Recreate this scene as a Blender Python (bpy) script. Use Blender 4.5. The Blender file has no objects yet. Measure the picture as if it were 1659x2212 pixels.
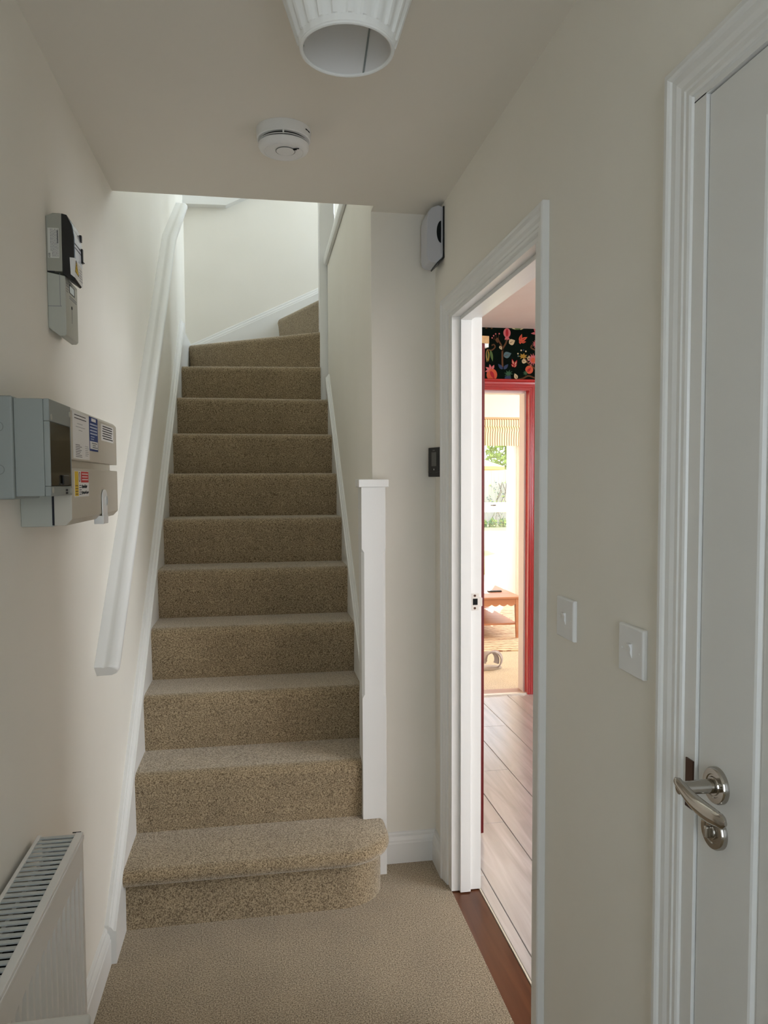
import bpy, bmesh, math, random
from mathutils import Vector, Matrix
random.seed(7)
S = bpy.context.scene
COL = S.collection
PI = math.pi

# ---------------------------------------------------------------- constants (metres, hall axis = +Y)
XL, XR, HC = -.4706, .6443, 2.40          # left wall, right wall, hall ceiling
YC, YB = 2.6105, 2.666                    # ceiling edge at the stairwell, hall back wall
XS = .4072                                # stair-side face of the wall right of the stairs
RISE, GOING, Y0, NOSE = .21085, .22337, 2.3904, .0165
SXL, SXR = -.4381, .3846                  # carpeted width of the flight
YW = 5.07                                 # stairwell back wall
LAND = 13 * RISE                          # landing floor
DX0, DX1, DY0, DY1, DH = .755, 3.6, -.9, 4.66, 2.43   # dining room
LX0, LX1, LY0, LY1 = .9, 4.4, 4.80, 8.2   # living room

# ---------------------------------------------------------------- camera
cd = bpy.data.cameras.new('camera')
cam = bpy.data.objects.new('camera', cd)
COL.objects.link(cam)
yaw, pitch, roll = math.radians(9.45), math.radians(-2.9363), math.radians(-.2569)
F = Vector((math.sin(yaw) * math.cos(pitch), math.cos(yaw) * math.cos(pitch), math.sin(pitch)))
R0 = Vector((math.cos(yaw), -math.sin(yaw), 0))
U0 = R0.cross(F)
R_ = math.cos(roll) * R0 + math.sin(roll) * U0
U_ = -math.sin(roll) * R0 + math.cos(roll) * U0
M = Matrix((R_, U_, -F)).transposed().to_4x4()
M.translation = Vector((0, 0, 1.4301))
cam.matrix_world = M
cd.sensor_fit = 'HORIZONTAL'
cd.sensor_width = 36
cd.lens = 1589.95 / 1659 * 36
cd.shift_x, cd.shift_y = 3.5 / 1659, 16.78 / 1659
cd.clip_start = .02
S.camera = cam

# ---------------------------------------------------------------- world, lights, exposure
W = bpy.data.worlds.new('sky'); S.world = W
W.use_nodes = True
W.node_tree.nodes['Background'].inputs[0].default_value = (.80, .90, 1, 1)
W.node_tree.nodes['Background'].inputs[1].default_value = 2.4

def area(name, loc, rot, sx, sy, power, color, portal=False):
    l = bpy.data.lights.new(name, 'AREA'); l.shape = 'RECTANGLE'; l.size = sx; l.size_y = sy
    l.energy = power; l.color = color
    o = bpy.data.objects.new(name, l); COL.objects.link(o); o.location = loc; o.rotation_euler = rot
    if portal: l.cycles.is_portal = True
    return o
sl = bpy.data.lights.new('sun', 'SUN'); sl.energy = 7; sl.angle = .01; sl.color = (1, .95, .86)
so = bpy.data.objects.new('sun', sl); COL.objects.link(so)
so.rotation_euler = Vector((-.35, -.80, -.70)).to_track_quat('-Z', 'Y').to_euler()
# daylight in through the glazing: front door, dining window, landing window, patio door
area('front_door_daylight', (.09, -1.04, 1.35), (PI / 2, 0, 0), .62, 1.4, 7.0, (.80, .90, 1))
area('dining_window_daylight', (DX1 + .2, .4, 1.5), (PI / 2, 0, PI / 2), 1.9, 1.3, 92, (.92, .96, 1))
area('sitting_fill_light', (LX1 + .16, 6.5, 1.5), (PI / 2, 0, PI / 2), 2.0, 1.2, 95, (1, .98, .95))  # added fill lamp brightening the sitting room, outside an invented side window
area('landing_window_daylight', (1.72, 4.55, 3.85), (PI / 2, 0, PI / 2), .85, 1.5, 42, (.76, .89, 1))
area('patio_portal', (2.1, LY1 + .2, 1.05), (-PI / 2, 0, 0), 2.0, 2.2, 1, (1, 1, 1), True)

S.view_settings.view_transform = 'Standard'
S.view_settings.look = 'None'
S.view_settings.gamma = 1
S.view_settings.exposure = .25
S.view_settings.use_curve_mapping = False
S.cycles.use_denoising = True
S.cycles.max_bounces = 12
S.cycles.diffuse_bounces = 7
S.cycles.glossy_bounces = 4
S.cycles.transparent_max_bounces = 12
S.cycles.sample_clamp_indirect = 6

# ---------------------------------------------------------------- materials
MATS = {}
def mat(name, rgb, rough=.5, spec=.5, metal=0, noise=None, bump=None, coat=0, emit=None):
    """procedural: noise=(scale, other rgb, detail) mottles the colour, bump=(scale, strength, distance)"""
    if name in MATS: return MATS[name]
    m = bpy.data.materials.new(name); m.use_nodes = True
    nt = m.node_tree; b = nt.nodes['Principled BSDF']
    b.inputs['Base Color'].default_value = (*rgb, 1)
    b.inputs['Roughness'].default_value = rough
    b.inputs['Specular IOR Level'].default_value = spec
    b.inputs['Metallic'].default_value = metal
    b.inputs['Coat Weight'].default_value = coat
    if emit:
        b.inputs['Emission Color'].default_value = (*emit[0], 1); b.inputs['Emission Strength'].default_value = emit[1]
    tc = nt.nodes.new('ShaderNodeTexCoord')
    if noise:
        n = nt.nodes.new('ShaderNodeTexNoise'); n.inputs['Scale'].default_value = noise[0]
        n.inputs['Detail'].default_value = noise[2] if len(noise) > 2 else 3
        r = nt.nodes.new('ShaderNodeValToRGB')
        lo, hi = (noise[3] if len(noise) > 3 else (.35, .65))
        r.color_ramp.elements[0].position = lo; r.color_ramp.elements[0].color = (*rgb, 1)
        r.color_ramp.elements[1].position = hi; r.color_ramp.elements[1].color = (*noise[1], 1)
        nt.links.new(tc.outputs['Object'], n.inputs['Vector'])
        nt.links.new(n.outputs['Fac'], r.inputs['Fac']); nt.links.new(r.outputs['Color'], b.inputs['Base Color'])
    if bump:
        n2 = nt.nodes.new('ShaderNodeTexNoise'); n2.inputs['Scale'].default_value = bump[0]; n2.inputs['Detail'].default_value = 3
        bp = nt.nodes.new('ShaderNodeBump'); bp.inputs['Strength'].default_value = bump[1]; bp.inputs['Distance'].default_value = bump[2]
        nt.links.new(tc.outputs['Object'], n2.inputs['Vector'])
        nt.links.new(n2.outputs['Fac'], bp.inputs['Height']); nt.links.new(bp.outputs['Normal'], b.inputs['Normal'])
    MATS[name] = m
    return m

def wood(name, a, c, rough=.4, axis=1, scale=9, spec=.5):
    if name in MATS: return MATS[name]
    m = bpy.data.materials.new(name); m.use_nodes = True
    nt = m.node_tree; b = nt.nodes['Principled BSDF']
    b.inputs['Roughness'].default_value = rough; b.inputs['Specular IOR Level'].default_value = spec
    tc = nt.nodes.new('ShaderNodeTexCoord'); mp = nt.nodes.new('ShaderNodeMapping')
    sc = [scale * 2.2] * 3; sc[axis] = scale * .18
    mp.inputs['Scale'].default_value = sc
    oi = nt.nodes.new('ShaderNodeObjectInfo'); ml = nt.nodes.new('ShaderNodeVectorMath'); ml.operation = 'SCALE'
    ml.inputs[0].default_value = (13, 29, 7)
    nt.links.new(oi.outputs['Random'], ml.inputs['Scale']); nt.links.new(ml.outputs[0], mp.inputs['Location'])
    n = nt.nodes.new('ShaderNodeTexNoise'); n.inputs['Scale'].default_value = 1; n.inputs['Detail'].default_value = 7
    n.inputs['Distortion'].default_value = 1.2
    r = nt.nodes.new('ShaderNodeValToRGB')
    r.color_ramp.elements[0].position = .3; r.color_ramp.elements[0].color = (*a, 1)
    r.color_ramp.elements[1].position = .7; r.color_ramp.elements[1].color = (*c, 1)
    bp = nt.nodes.new('ShaderNodeBump'); bp.inputs['Strength'].default_value = .15; bp.inputs['Distance'].default_value = .001
    nt.links.new(tc.outputs['Object'], mp.inputs['Vector']); nt.links.new(mp.outputs[0], n.inputs['Vector'])
    nt.links.new(n.outputs['Fac'], r.inputs['Fac']); nt.links.new(r.outputs['Color'], b.inputs['Base Color'])
    nt.links.new(n.outputs['Fac'], bp.inputs['Height']); nt.links.new(bp.outputs['Normal'], b.inputs['Normal'])
    MATS[name] = m
    return m

def carpet_mat(name, dark, light, scale=250):
    m = bpy.data.materials.new(name); m.use_nodes = True
    nt = m.node_tree; b = nt.nodes['Principled BSDF']
    b.inputs['Roughness'].default_value = 1; b.inputs['Specular IOR Level'].default_value = .05
    b.inputs['Sheen Roughness'].default_value = .5
    b.inputs['Sheen Tint'].default_value = (1, .95, .85, 1)
    tc = nt.nodes.new('ShaderNodeTexCoord')
    n = nt.nodes.new('ShaderNodeTexNoise'); n.inputs['Scale'].default_value = scale; n.inputs['Detail'].default_value = 2.5; n.inputs['Roughness'].default_value = .7
    n2 = nt.nodes.new('ShaderNodeTexNoise'); n2.inputs['Scale'].default_value = 7; n2.inputs['Detail'].default_value = 4
    r = nt.nodes.new('ShaderNodeValToRGB')
    r.color_ramp.elements[0].position = .36; r.color_ramp.elements[0].color = (*dark, 1)
    r.color_ramp.elements[1].position = .64; r.color_ramp.elements[1].color = (*light, 1)
    mx = nt.nodes.new('ShaderNodeMix'); mx.data_type = 'RGBA'; mx.blend_type = 'MULTIPLY'; mx.inputs[0].default_value = 1
    r2 = nt.nodes.new('ShaderNodeValToRGB')
    r2.color_ramp.elements[0].position = .3; r2.color_ramp.elements[0].color = (.84, .84, .84, 1)
    r2.color_ramp.elements[1].position = .7; r2.color_ramp.elements[1].color = (1, 1, 1, 1)
    mr = nt.nodes.new('ShaderNodeMapRange'); mr.inputs['From Min'].default_value = .36; mr.inputs['From Max'].default_value = .62
    mr.inputs['To Min'].default_value = .35; mr.inputs['To Max'].default_value = 1
    nt.links.new(n.outputs['Fac'], mr.inputs['Value']); nt.links.new(mr.outputs[0], b.inputs['Sheen Weight'])
    bp = nt.nodes.new('ShaderNodeBump'); bp.inputs['Strength'].default_value = .7; bp.inputs['Distance'].default_value = .003
    L = nt.links.new
    L(tc.outputs['Object'], n.inputs['Vector']); L(tc.outputs['Object'], n2.inputs['Vector'])
    L(n.outputs['Fac'], r.inputs['Fac']); L(n2.outputs['Fac'], r2.inputs['Fac'])
    L(r.outputs['Color'], mx.inputs['A']); L(r2.outputs['Color'], mx.inputs['B']); L(mx.outputs['Result'], b.inputs['Base Color'])
    L(n.outputs['Fac'], bp.inputs['Height']); L(bp.outputs['Normal'], b.inputs['Normal'])
    MATS[name] = m
    return m

def glass_mat(name, tint=(1, 1, 1), gloss=.06):
    m = bpy.data.materials.new(name); m.use_nodes = True
    nt = m.node_tree; nt.nodes.clear()
    o = nt.nodes.new('ShaderNodeOutputMaterial'); t = nt.nodes.new('ShaderNodeBsdfTransparent'); g = nt.nodes.new('ShaderNodeBsdfGlossy')
    t.inputs[0].default_value = (*tint, 1); g.inputs['Roughness'].default_value = .02
    mx = nt.nodes.new('ShaderNodeMixShader'); mx.inputs[0].default_value = gloss
    nt.links.new(t.outputs[0], mx.inputs[1]); nt.links.new(g.outputs[0], mx.inputs[2]); nt.links.new(mx.outputs[0], o.inputs[0])
    MATS[name] = m
    return m

PAINT = mat('wall_paint', (.80, .77, .695), .75, .25, noise=(3, (.82, .79, .72), 3), bump=(260, .04, .001))
CEIL = mat('ceiling_paint', (.77, .73, .655), .85, .2, bump=(240, .04, .001))
GLOSS = mat('white_woodwork', (.77, .77, .75), .32, .5, bump=(60, .02, .001))
DOORW = mat('white_door_paint', (.73, .73, .71), .4, .4, bump=(60, .015, .001))
CARPET = carpet_mat('brown_carpet', (.110, .075, .039), (.49, .378, .235))
CREAMC = carpet_mat('cream_carpet', (.42, .34, .23), (.72, .60, .42), 150)
OAK = wood('oak_laminate', (.47, .445, .425), (.68, .66, .645), .2, spec=1.0)
THRESH = wood('dark_hardwood', (.085, .028, .012), (.17, .065, .028), .28)
RED = mat('red_gloss_paint', (.46, .012, .010), .18, .5, bump=(70, .04, .001))
PINKW = mat('pinkish_white_paint', (.86, .76, .70), .8, .2, noise=(5, (.88, .80, .74)))
PINKR = mat('pale_reveal_paint', (.85, .80, .76), .5, .4)
CREAMW = mat('cream_wall_paint', (.82, .74, .62), .8, .2)
GREENW = mat('dark_green_wallpaper', (.0015, .0045, .0028), .8, .08, noise=(8, (.002, .008, .0045)))
WPLAST = mat('white_plastic', (.80, .80, .79), .35, .5)
GPLAST = mat('grey_plastic', (.27, .29, .275), .4, .4)
BEIGE = mat('beige_plastic', (.56, .52, .44), .42, .4)
LGREY = mat('light_grey_plastic', (.44, .445, .39), .45, .4)
BLACK = mat('black_plastic', (.008, .008, .008), .35, .5)
CHAR = mat('charcoal_plastic', (.022, .022, .02), .4, .4)
SMOKED = mat('smoked_window', (.028, .025, .016), .12, .5)
CHROME = mat('polished_nickel', (.46, .43, .39), .12, .5, 1)
BRONZE = mat('dark_bronze', (.10, .06, .045), .35, .5, 1)
PAPER = mat('white_label', (.78, .77, .75), .6, .3)
YELLOW = mat('yellow_label', (.75, .52, .03), .5, .3)
REDL = mat('red_label', (.60, .03, .03), .5, .3)
BLUEL = mat('blue_label', (.02, .05, .22), .5, .3)
INK = mat('black_ink', (.02, .02, .025), .6, .2)
GINK = mat('grey_ink', (.25, .25, .26), .6, .2)
SHADE = mat('white_shade_fabric', (.84, .84, .82), .8, .2, bump=(300, .1, .001))
SHADEIN = mat('shade_lining', (.82, .80, .78), .6, .3)
RADW = mat('white_enamel', (.78, .77, .75), .28, .5)
DARK = mat('dark_void', (.012, .014, .014), .8, .1)
STEEL = mat('brushed_steel', (.62, .61, .58), .35, .5, 1)
GLASS = glass_mat('clear_glass')
UPVC = mat('white_upvc', (.85, .85, .85), .3, .5)

# ---------------------------------------------------------------- mesh helpers
class MB:
    def __init__(s): s.v = []; s.f = []; s.m = []
    def add(s, vs, fs, mi=0):
        o = len(s.v); s.v += [tuple(v) for v in vs]
        for f in fs: s.f.append(tuple(i + o for i in f)); s.m.append(mi)
        return s
    def box(s, a, b, mi=0):
        x0, y0, z0 = [min(a[i], b[i]) for i in range(3)]; x1, y1, z1 = [max(a[i], b[i]) for i in range(3)]
        return s.add([(x0,y0,z0),(x1,y0,z0),(x1,y1,z0),(x0,y1,z0),(x0,y0,z1),(x1,y0,z1),(x1,y1,z1),(x0,y1,z1)],
              [(0,3,2,1),(4,5,6,7),(0,1,5,4),(1,2,6,5),(2,3,7,6),(3,0,4,7)], mi)
    def loft(s, rings, caps=True, closed=True, mi=0):
        n = len(rings[0]); vs = [p for r in rings for p in r]; fs = []
        for i in range(len(rings) - 1):
            for j in range(n if closed else n - 1):
                a, b = i * n + j, i * n + (j + 1) % n
                fs.append((a, b, b + n, a + n))
        if caps:
            fs.append(tuple(range(n - 1, -1, -1))); fs.append(tuple((len(rings) - 1) * n + j for j in range(n)))
        return s.add(vs, fs, mi)
    def prism(s, poly, axis, a, b, mi=0):
        """poly in the two other axes (kept in x,y,z order), extruded along axis from a to b"""
        def P(p, t):
            q = list(p); q.insert(axis, t); return tuple(q)
        return s.loft([[P(p, a) for p in poly], [P(p, b) for p in poly]], mi=mi)
    def lathe(s, prof, c, n=32, axis=2, caps=True, mi=0):
        rings = []
        for r, h in prof:
            ring = []
            for k in range(n):
                t = 2 * PI * k / n; p = [r * math.cos(t), r * math.sin(t)]; p.insert(axis, h)
                ring.append(tuple(c[i] + p[i] for i in range(3)))
            rings.append(ring)
        return s.loft(rings, caps, mi=mi)
    def tube(s, pts, rad, n=10, mi=0):
        pts = [Vector(p) for p in pts]; rings = []
        rs = rad if isinstance(rad, (list, tuple)) else [rad] * len(pts)
        up = Vector((0, 0, 1))
        for i, p in enumerate(pts):
            t = (pts[min(i + 1, len(pts) - 1)] - pts[max(i - 1, 0)]).normalized()
            a = up if abs(t.dot(up)) < .95 else Vector((1, 0, 0))
            x = t.cross(a).normalized(); y = t.cross(x)
            r = rs[i]; rx, ry = r if isinstance(r, (list, tuple)) else (r, r)
            rings.append([tuple(p + x * rx * math.cos(2 * PI * k / n) + y * ry * math.sin(2 * PI * k / n)) for k in range(n)])
        return s.loft(rings, mi=mi)
    def build(s, name, mats, parent=None, smooth=False, bevel=0, seg=2, subd=0):
        me = bpy.data.meshes.new(name); me.from_pydata(s.v, [], s.f)
        ms = mats if isinstance(mats, (list, tuple)) else [mats]
        for m in ms: me.materials.append(m)
        for p, i in zip(me.polygons, s.m): p.material_index = min(i, len(ms) - 1)
        bm = bmesh.new(); bm.from_mesh(me); bmesh.ops.recalc_face_normals(bm, faces=bm.faces)
        if smooth:
            for f in bm.faces: f.smooth = True
            for e in bm.edges:
                if len(e.link_faces) == 2 and e.calc_face_angle(0) > math.radians(38): e.smooth = False
        bm.to_mesh(me); bm.free()
        o = bpy.data.objects.new(name, me); COL.objects.link(o)
        if parent: o.parent = parent
        if bevel:
            md = o.modifiers.new('bevel', 'BEVEL'); md.width = bevel; md.segments = seg; md.limit_method = 'ANGLE'; md.angle_limit = math.radians(40)
            md.harden_normals = False
            for p in me.polygons: p.use_smooth = seg > 1
            if seg > 1:
                wn = o.modifiers.new('wn', 'WEIGHTED_NORMAL'); wn.keep_sharp = True
        return o

def box(name, a, b, m, parent=None, bevel=0, seg=2): return MB().box(a, b).build(name, m, parent, bevel=bevel, seg=seg)
def tag(o, label, cat, group=None):
    o['label'] = label; o['category'] = cat
    if group: o['group'] = group
    return o
def struct(o, label=None):
    o['kind'] = 'structure'
    if label: o['label'] = label
    return o
def empty(name, loc=(0, 0, 0)):
    o = bpy.data.objects.new(name, None); COL.objects.link(o); o.location = loc; o.empty_display_size = .05
    return o
def thing(name, label, cat, loc=(0, 0, 0), group=None): return tag(empty(name, loc), label, cat, group)
def sub(o, parent):
    """parent keeping world placement (parents are empties with pure translation)"""
    o.parent = parent; o.matrix_parent_inverse = Matrix.Translation(parent.location).inverted(); return o
def text(body, size, m, name, parent, origin, xdir, ydir, stretch=1):
    c = bpy.data.curves.new('t', 'FONT'); c.body = body; c.size = size; c.align_x = 'CENTER'; c.align_y = 'CENTER'
    t = bpy.data.objects.new('t', c); COL.objects.link(t)
    dg = bpy.context.evaluated_depsgraph_get(); me = bpy.data.meshes.new_from_object(t.evaluated_get(dg))
    bpy.data.objects.remove(t)
    x, y = Vector(xdir).normalized(), Vector(ydir).normalized()
    for v in me.vertices:
        p = Vector(origin) + x * v.co.x * stretch + y * v.co.y; v.co = p
    me.materials.clear(); me.materials.append(m); me.name = name
    o = bpy.data.objects.new(name, me); COL.objects.link(o); o.parent = parent
    return o

# casing (architrave) profile: u from the outer edge inwards, t proud of the wall
CAS = [(0, 0), (0, .0155), (.003, .018), (.010, .018), (.0135, .0155), (.016, .0125), (.026, .0115), (.034, .0085), (.042, .0085), (.0445, .0065), (.052, .0065), (.056, .0045), (.058, 0)]
def casing_x(parent, xw, sgn, y0, y1, z1, m, label=None):
    """architrave round an opening in a wall x = xw, proud towards sgn; outer edges y0 / y1, top z1"""
    def bar(ring_a, ring_b): return MB().loft([ring_a, ring_b])
    j = [(xw + sgn * t, u) for u, t in CAS]
    bar([(x, y0 + u, 0) for x, u in j], [(x, y0 + u, z1 - u) for x, u in j]).build('casing', m, parent)
    bar([(x, y1 - u, 0) for x, u in j], [(x, y1 - u, z1 - u) for x, u in j]).build('casing', m, parent)
    bar([(x, y0 + u, z1 - u) for x, u in j], [(x, y1 - u, z1 - u) for x, u in j]).build('casing', m, parent)
def casing_y(parent, yw, sgn, x0, x1, z1, m, k=1.2):
    j = [(yw + sgn * t * k, u * k) for u, t in CAS]
    def bar(a, b): return MB().loft([a, b])
    bar([(x0 + u, y, 0) for y, u in j], [(x0 + u, y, z1 - u) for y, u in j]).build('casing', m, parent)
    bar([(x1 - u, y, 0) for y, u in j], [(x1 - u, y, z1 - u) for y, u in j]).build('casing', m, parent)
    bar([(x0 + u, y, z1 - u) for y, u in j], [(x1 - u, y, z1 - u) for y, u in j]).build('casing', m, parent)
SKT = [(0, 0), (.018, 0), (.018, .075), (.015, .079), (.015, .086), (.0125, .092), (.0075, .098), (.0075, .106), (.004, .112), (0, .114)]

# ================================================================= THE SHELL
# floors
struct(box('floor', (XL - .1, -1.0, -.06), (XR + .001, YW, 0), CARPET), 'beige-brown twist pile carpet of the hall')
fd = struct(box('floor', (XR + .1, DY0 - .1, -.08), (DX1 + .1, LY0, -.014), mat('underlay', (.25, .2, .15), .9)), 'oak effect plank floor of the room beyond the doorway')
struct(box('floor', (LX0 - .1, LY0, -.08), (LX1 + .1, LY1 + .25, 0), CREAMC), 'cream carpet of the far sitting room')
th = struct(box('trim_1', (XR + .001, 1.60, -.02), (XR + .1, 2.50, -.004), THRESH, bevel=.002), 'dark hardwood threshold board in the doorway')
box('metal_strip', (XR + .1005, 1.2, -.02), (XR + .1055, 2.9, -.001), mat('pale_strip', (.8, .75, .62), .3, .6), th)
# laminate planks, each its own piece
pw = .2075
xs = [XR + .106, .790] + [.790 + pw * k for k in range(1, 15)]
for i in range(len(xs) - 1):
    if xs[i] > DX1: break
    y = DY0 - .1 - random.random() * 1.1
    if i == 1: y = 2.905 - 1.29 * 4
    while y < LY0 - .12:
        y2 = min(y + 1.29, LY0 - .06)
        if y2 > DY0 - .1:
            box('plank', (xs[i] + .0012, max(y, DY0 - .1) + .0012, -.014), (min(xs[i + 1], DX1 + .1) - .0012, y2 - .0012, -.001), OAK, fd, bevel=.0012, seg=1)
        y += 1.29
# hall ceiling and the floor void above it
struct(box('ceiling', (XL - .1, -1.0, HC), (XR + .1, YC, LAND - .02), CEIL), 'flat hall ceiling stopping at the stairwell')
struct(MB().box((XS, YC, HC), (XR + .1, YB + .001, LAND - .02)).build('ceiling', CEIL), 'strip of hall ceiling beside the stairwell')
# left wall of hall and stairwell
struct(box('wall_left', (XL - .12, -1.0, 0), (XL, YW + .1, 5.2), PAINT), 'off-white plastered left wall')
# right wall with two doorways
w = MB()
for a, b, z0, z1 in [(-1.0, .20, 0, HC), (.20, 1.03, 2.03, HC), (1.03, 1.64, 0, HC), (1.64, 2.46, 2.015, HC), (2.46, YB + .12, 0, HC)]:
    w.box((XR, a, z0), (XR + .085, b, z1))
struct(w.build('wall_right', PAINT), 'off-white plastered right wall with two doorways')
# hall end wall + wall on the right of the flight (up to the landing edge)
struct(MB().box((XS, YB, 0), (XR, YB + .10, HC)).build('wall_back', PAINT), 'short off-white wall at the hall end beside the newel')
struct(MB().box((XS, YB + .1, 0), (XS + .09, 4.36, LAND - .02)).build('wall_stair_side', PAINT), 'off-white wall on the right of the stairs')
struct(MB().box((XS - .0, YB, HC), (XS + .09, YB + .1, LAND - .02)).build('wall_stair_side', PAINT), 'off-white wall above the hall end')
# stairwell
struct(MB().box((XL - .12, YW, 0), (XR + .1, YW + .1, LAND - .06)).box((XL - .12, YW, LAND - .06), (2.4, YW + .1, 5.2)).build('wall_stairwell_back', PAINT), 'off-white wall behind the winding steps')
struct(box('ceiling', (XL - .12, YC - .1, 5.0), (2.4, YW + .1, 5.1), CEIL), 'upstairs ceiling')
struct(box('wall_upstairs_front', (XL, YC - .1, LAND - .02), (2.4, YC, 5.0), PAINT), 'upstairs wall over the hall ceiling edge')
lw = MB()
for a, b, z0, z1 in [(YC - .1, 4.1, LAND, 5.0), (5.0, YW + .1, LAND, 5.0), (4.1, 5.0, LAND, 3.05), (4.1, 5.0, 4.65, 5.0)]:
    lw.box((1.55, a, z0), (1.65, b, z1))
struct(lw.build('wall_upstairs_right', PAINT), 'upstairs wall with the landing window')
struct(MB().box((XS + .0005, YC, LAND - .02), (2.2, 4.43, LAND)).box((.722, 4.43, LAND - .02), (2.2, YW, LAND)).box((.722, 4.50, 12 * RISE - .02), (.7285, YW, LAND)).build('floor', CARPET), 'brown carpeted landing')
tr = MB().prism([(XS - .022, LAND - .035), (XS - .022, LAND - .004), (XS - .016, LAND + .008), (XS + .03, LAND + .008), (XS + .03, LAND), (XS + .0002, LAND - .001), (XS - .002, LAND - .045), (XS - .016, LAND - .045)], 1, YC, 4.36)
struct(tr.build('trim_2', GLOSS, smooth=True), 'white painted nosing along the landing edge')
# boxing on the stairwell back wall
struct(MB().prism([(XL, 3.245), (-.20, 3.25), (.11, 3.40), (.11, 3.9), (XL, 3.9)], 1, YW - .05, YW).prism([(XL, 3.237), (-.196, 3.242), (.12, 3.395), (.12, 3.42), (-.203, 3.265), (XL, 3.26)], 1, YW - .062, YW).build('trim_3', GLOSS), 'white boxing with a lipped lower edge high on the stairwell wall')

# skirtings
def skirt_y(name, x, sgn, y0, y1, label):
    return struct(MB().prism([(x + sgn * t, z) for t, z in SKT], 1, y0, y1).build(name, GLOSS), label)
skirt_y('baseboard_left', XL, 1, -1.0, 2.225, 'white moulded skirting along the left wall')
skirt_y('baseboard_right', XR, -1, 2.53, YB, 'short white skirting between doorway and hall end')
skirt_y('baseboard_right', XR, -1, 1.087, 1.587, 'white skirting between the two doorways')
struct(MB().prism([(YB - t, z) for t, z in SKT], 0, .4415, XR - .001).build('baseboard_back', GLOSS), 'white moulded skirting on the hall end wall')

# ---------------- door_1 : doorway to the dining room (lining, stops, architraves, keep)
YN, YF, ZT = 1.667, 2.43, 1.985
lin = MB()
lin.box((XR - .001, YN - .027, 0), (XR + .105, YN, ZT)).box((XR - .001, YF, 0), (XR + .105, YF + .03, ZT)).box((XR - .001, YN - .027, ZT), (XR + .105, YF + .03, ZT + .03))
d1 = struct(lin.build('door_1', GLOSS, bevel=.001), 'white painted door lining of the open doorway')
st = MB(); sx0, sx1 = XR + .028, XR + .065
for a, b in [((sx0, YN, 0), (sx1, YN + .013, ZT - .013)), ((sx0, YF - .013, 0), (sx1, YF, ZT - .013)), ((sx0, YN, ZT - .013), (sx1, YF, ZT))]:
    box('door_stop', a, b, GLOSS, d1, bevel=.001)
casing_x(d1, XR, -1, 1.587, 2.53, 2.055, GLOSS)
casing_x(d1, XR + .088, 1, 1.587, 2.53, 2.055, mat('yellowed_white', (.80, .78, .66), .45, .4))
kp = MB().prism([(XR + .070, .987), (XR + .096, .987), (XR + .096, .998), (XR + .108, 1.002), (XR + .108, 1.030), (XR + .096, 1.035), (XR + .096, 1.046), (XR + .070, 1.046)], 1, YF - .0015, YF + .001).build('strike_plate', STEEL, d1)
box('latch_hole', (XR + .074, YF - .0020, 1.006), (XR + .091, YF, 1.028), DARK, kp)
for z in (.995, 1.038):
    MB().lathe([(.0, 0), (.0042, 0), (.0042, .0008), (.0022, .0012), (0, .0012)], (XR + .081, YF - .0027, z), 14, 1, False).build('screw', BRONZE, kp)

# ---------------- door_2 : closed white door on the right
DE = .997
dX, PY0, PY1, PZ0, PZ1 = XR + .004, .36, .876, .14, 1.90
lf = MB().box((dX, .235, .008), (dX + .04, PY0, 1.985)).box((dX, PY1, .008), (dX + .04, DE, 1.985)).box((dX, PY0, .008), (dX + .04, PY1, PZ0)).box((dX, PY0, PZ1), (dX + .04, PY1, 1.985))
d2 = struct(lf.build('door_2', DOORW), 'closed white panelled door on the right wall')
rings = []
for u, t in [(0, 0), (.0035, .0015), (.006, .006), (.0085, .008), (.0095, .008), (.0105, .0055), (.03, .0055)]:
    rings.append([(dX + t, PY0 + u, PZ0 + u), (dX + t, PY1 - u, PZ0 + u), (dX + t, PY1 - u, PZ1 - u), (dX + t, PY0 + u, PZ1 - u)])
MB().loft(rings, False).add(rings[-1], [(0, 1, 2, 3)]).build('door_panel', DOORW, d2)
l2 = MB().box((XR - .001, DE + .003, 0), (XR + .11, 1.032, 1.99)).box((XR - .001, .20, 0), (XR + .11, .232, 1.99)).box((XR - .001, .20, 1.988), (XR + .11, 1.032, 2.02))
l2.build('door_lining', GLOSS, d2)
casing_x(d2, XR, -1, .145, 1.087, 2.055, GLOSS)
box('latch_keep', (XR - .0035, DE + .004, .93), (XR - .0005, DE + .024, 1.006), BRONZE, d2, bevel=.001)
hs = empty('lever_handle'); hs.parent = d2; hs['label'] = 'polished nickel curved lever handle on round rose'
rc, kc = (XR + .004, .949, .990), (XR + .004, .951, .922)
MB().lathe([(0, 0), (.0265, 0), (.0265, -.006), (.0245, -.009), (.017, -.009), (.016, -.0075), (.0135, -.0075), (.0125, -.0095), (0, -.0095)], rc, 40, 0).build('rose', CHROME, hs, smooth=True)
MB().lathe([(0, 0), (.0265, 0), (.0265, -.006), (.0245, -.009), (.017, -.009), (.016, -.0075), (.0115, -.0075), (.0105, -.012), (0, -.012)], kc, 40, 0).build('thumb_turn_rose', CHROME, hs, smooth=True)
MB().box((kc[0] - .019, kc[1] - .0035, kc[2] - .0085), (kc[0] - .010, kc[1] + .0035, kc[2] + .0085)).build('thumb_turn', CHROME, hs, bevel=.002)
MB().tube([(rc[0] - .008, rc[1], rc[2]), (rc[0] - .040, rc[1] + .0005, rc[2]), (rc[0] - .062, rc[1] + .001, rc[2])], [.0105, .0095, .0085], 20).build('spindle_neck', CHROME, hs, smooth=True)
lp = []; lr = []
x0 = rc[0] - .060
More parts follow.
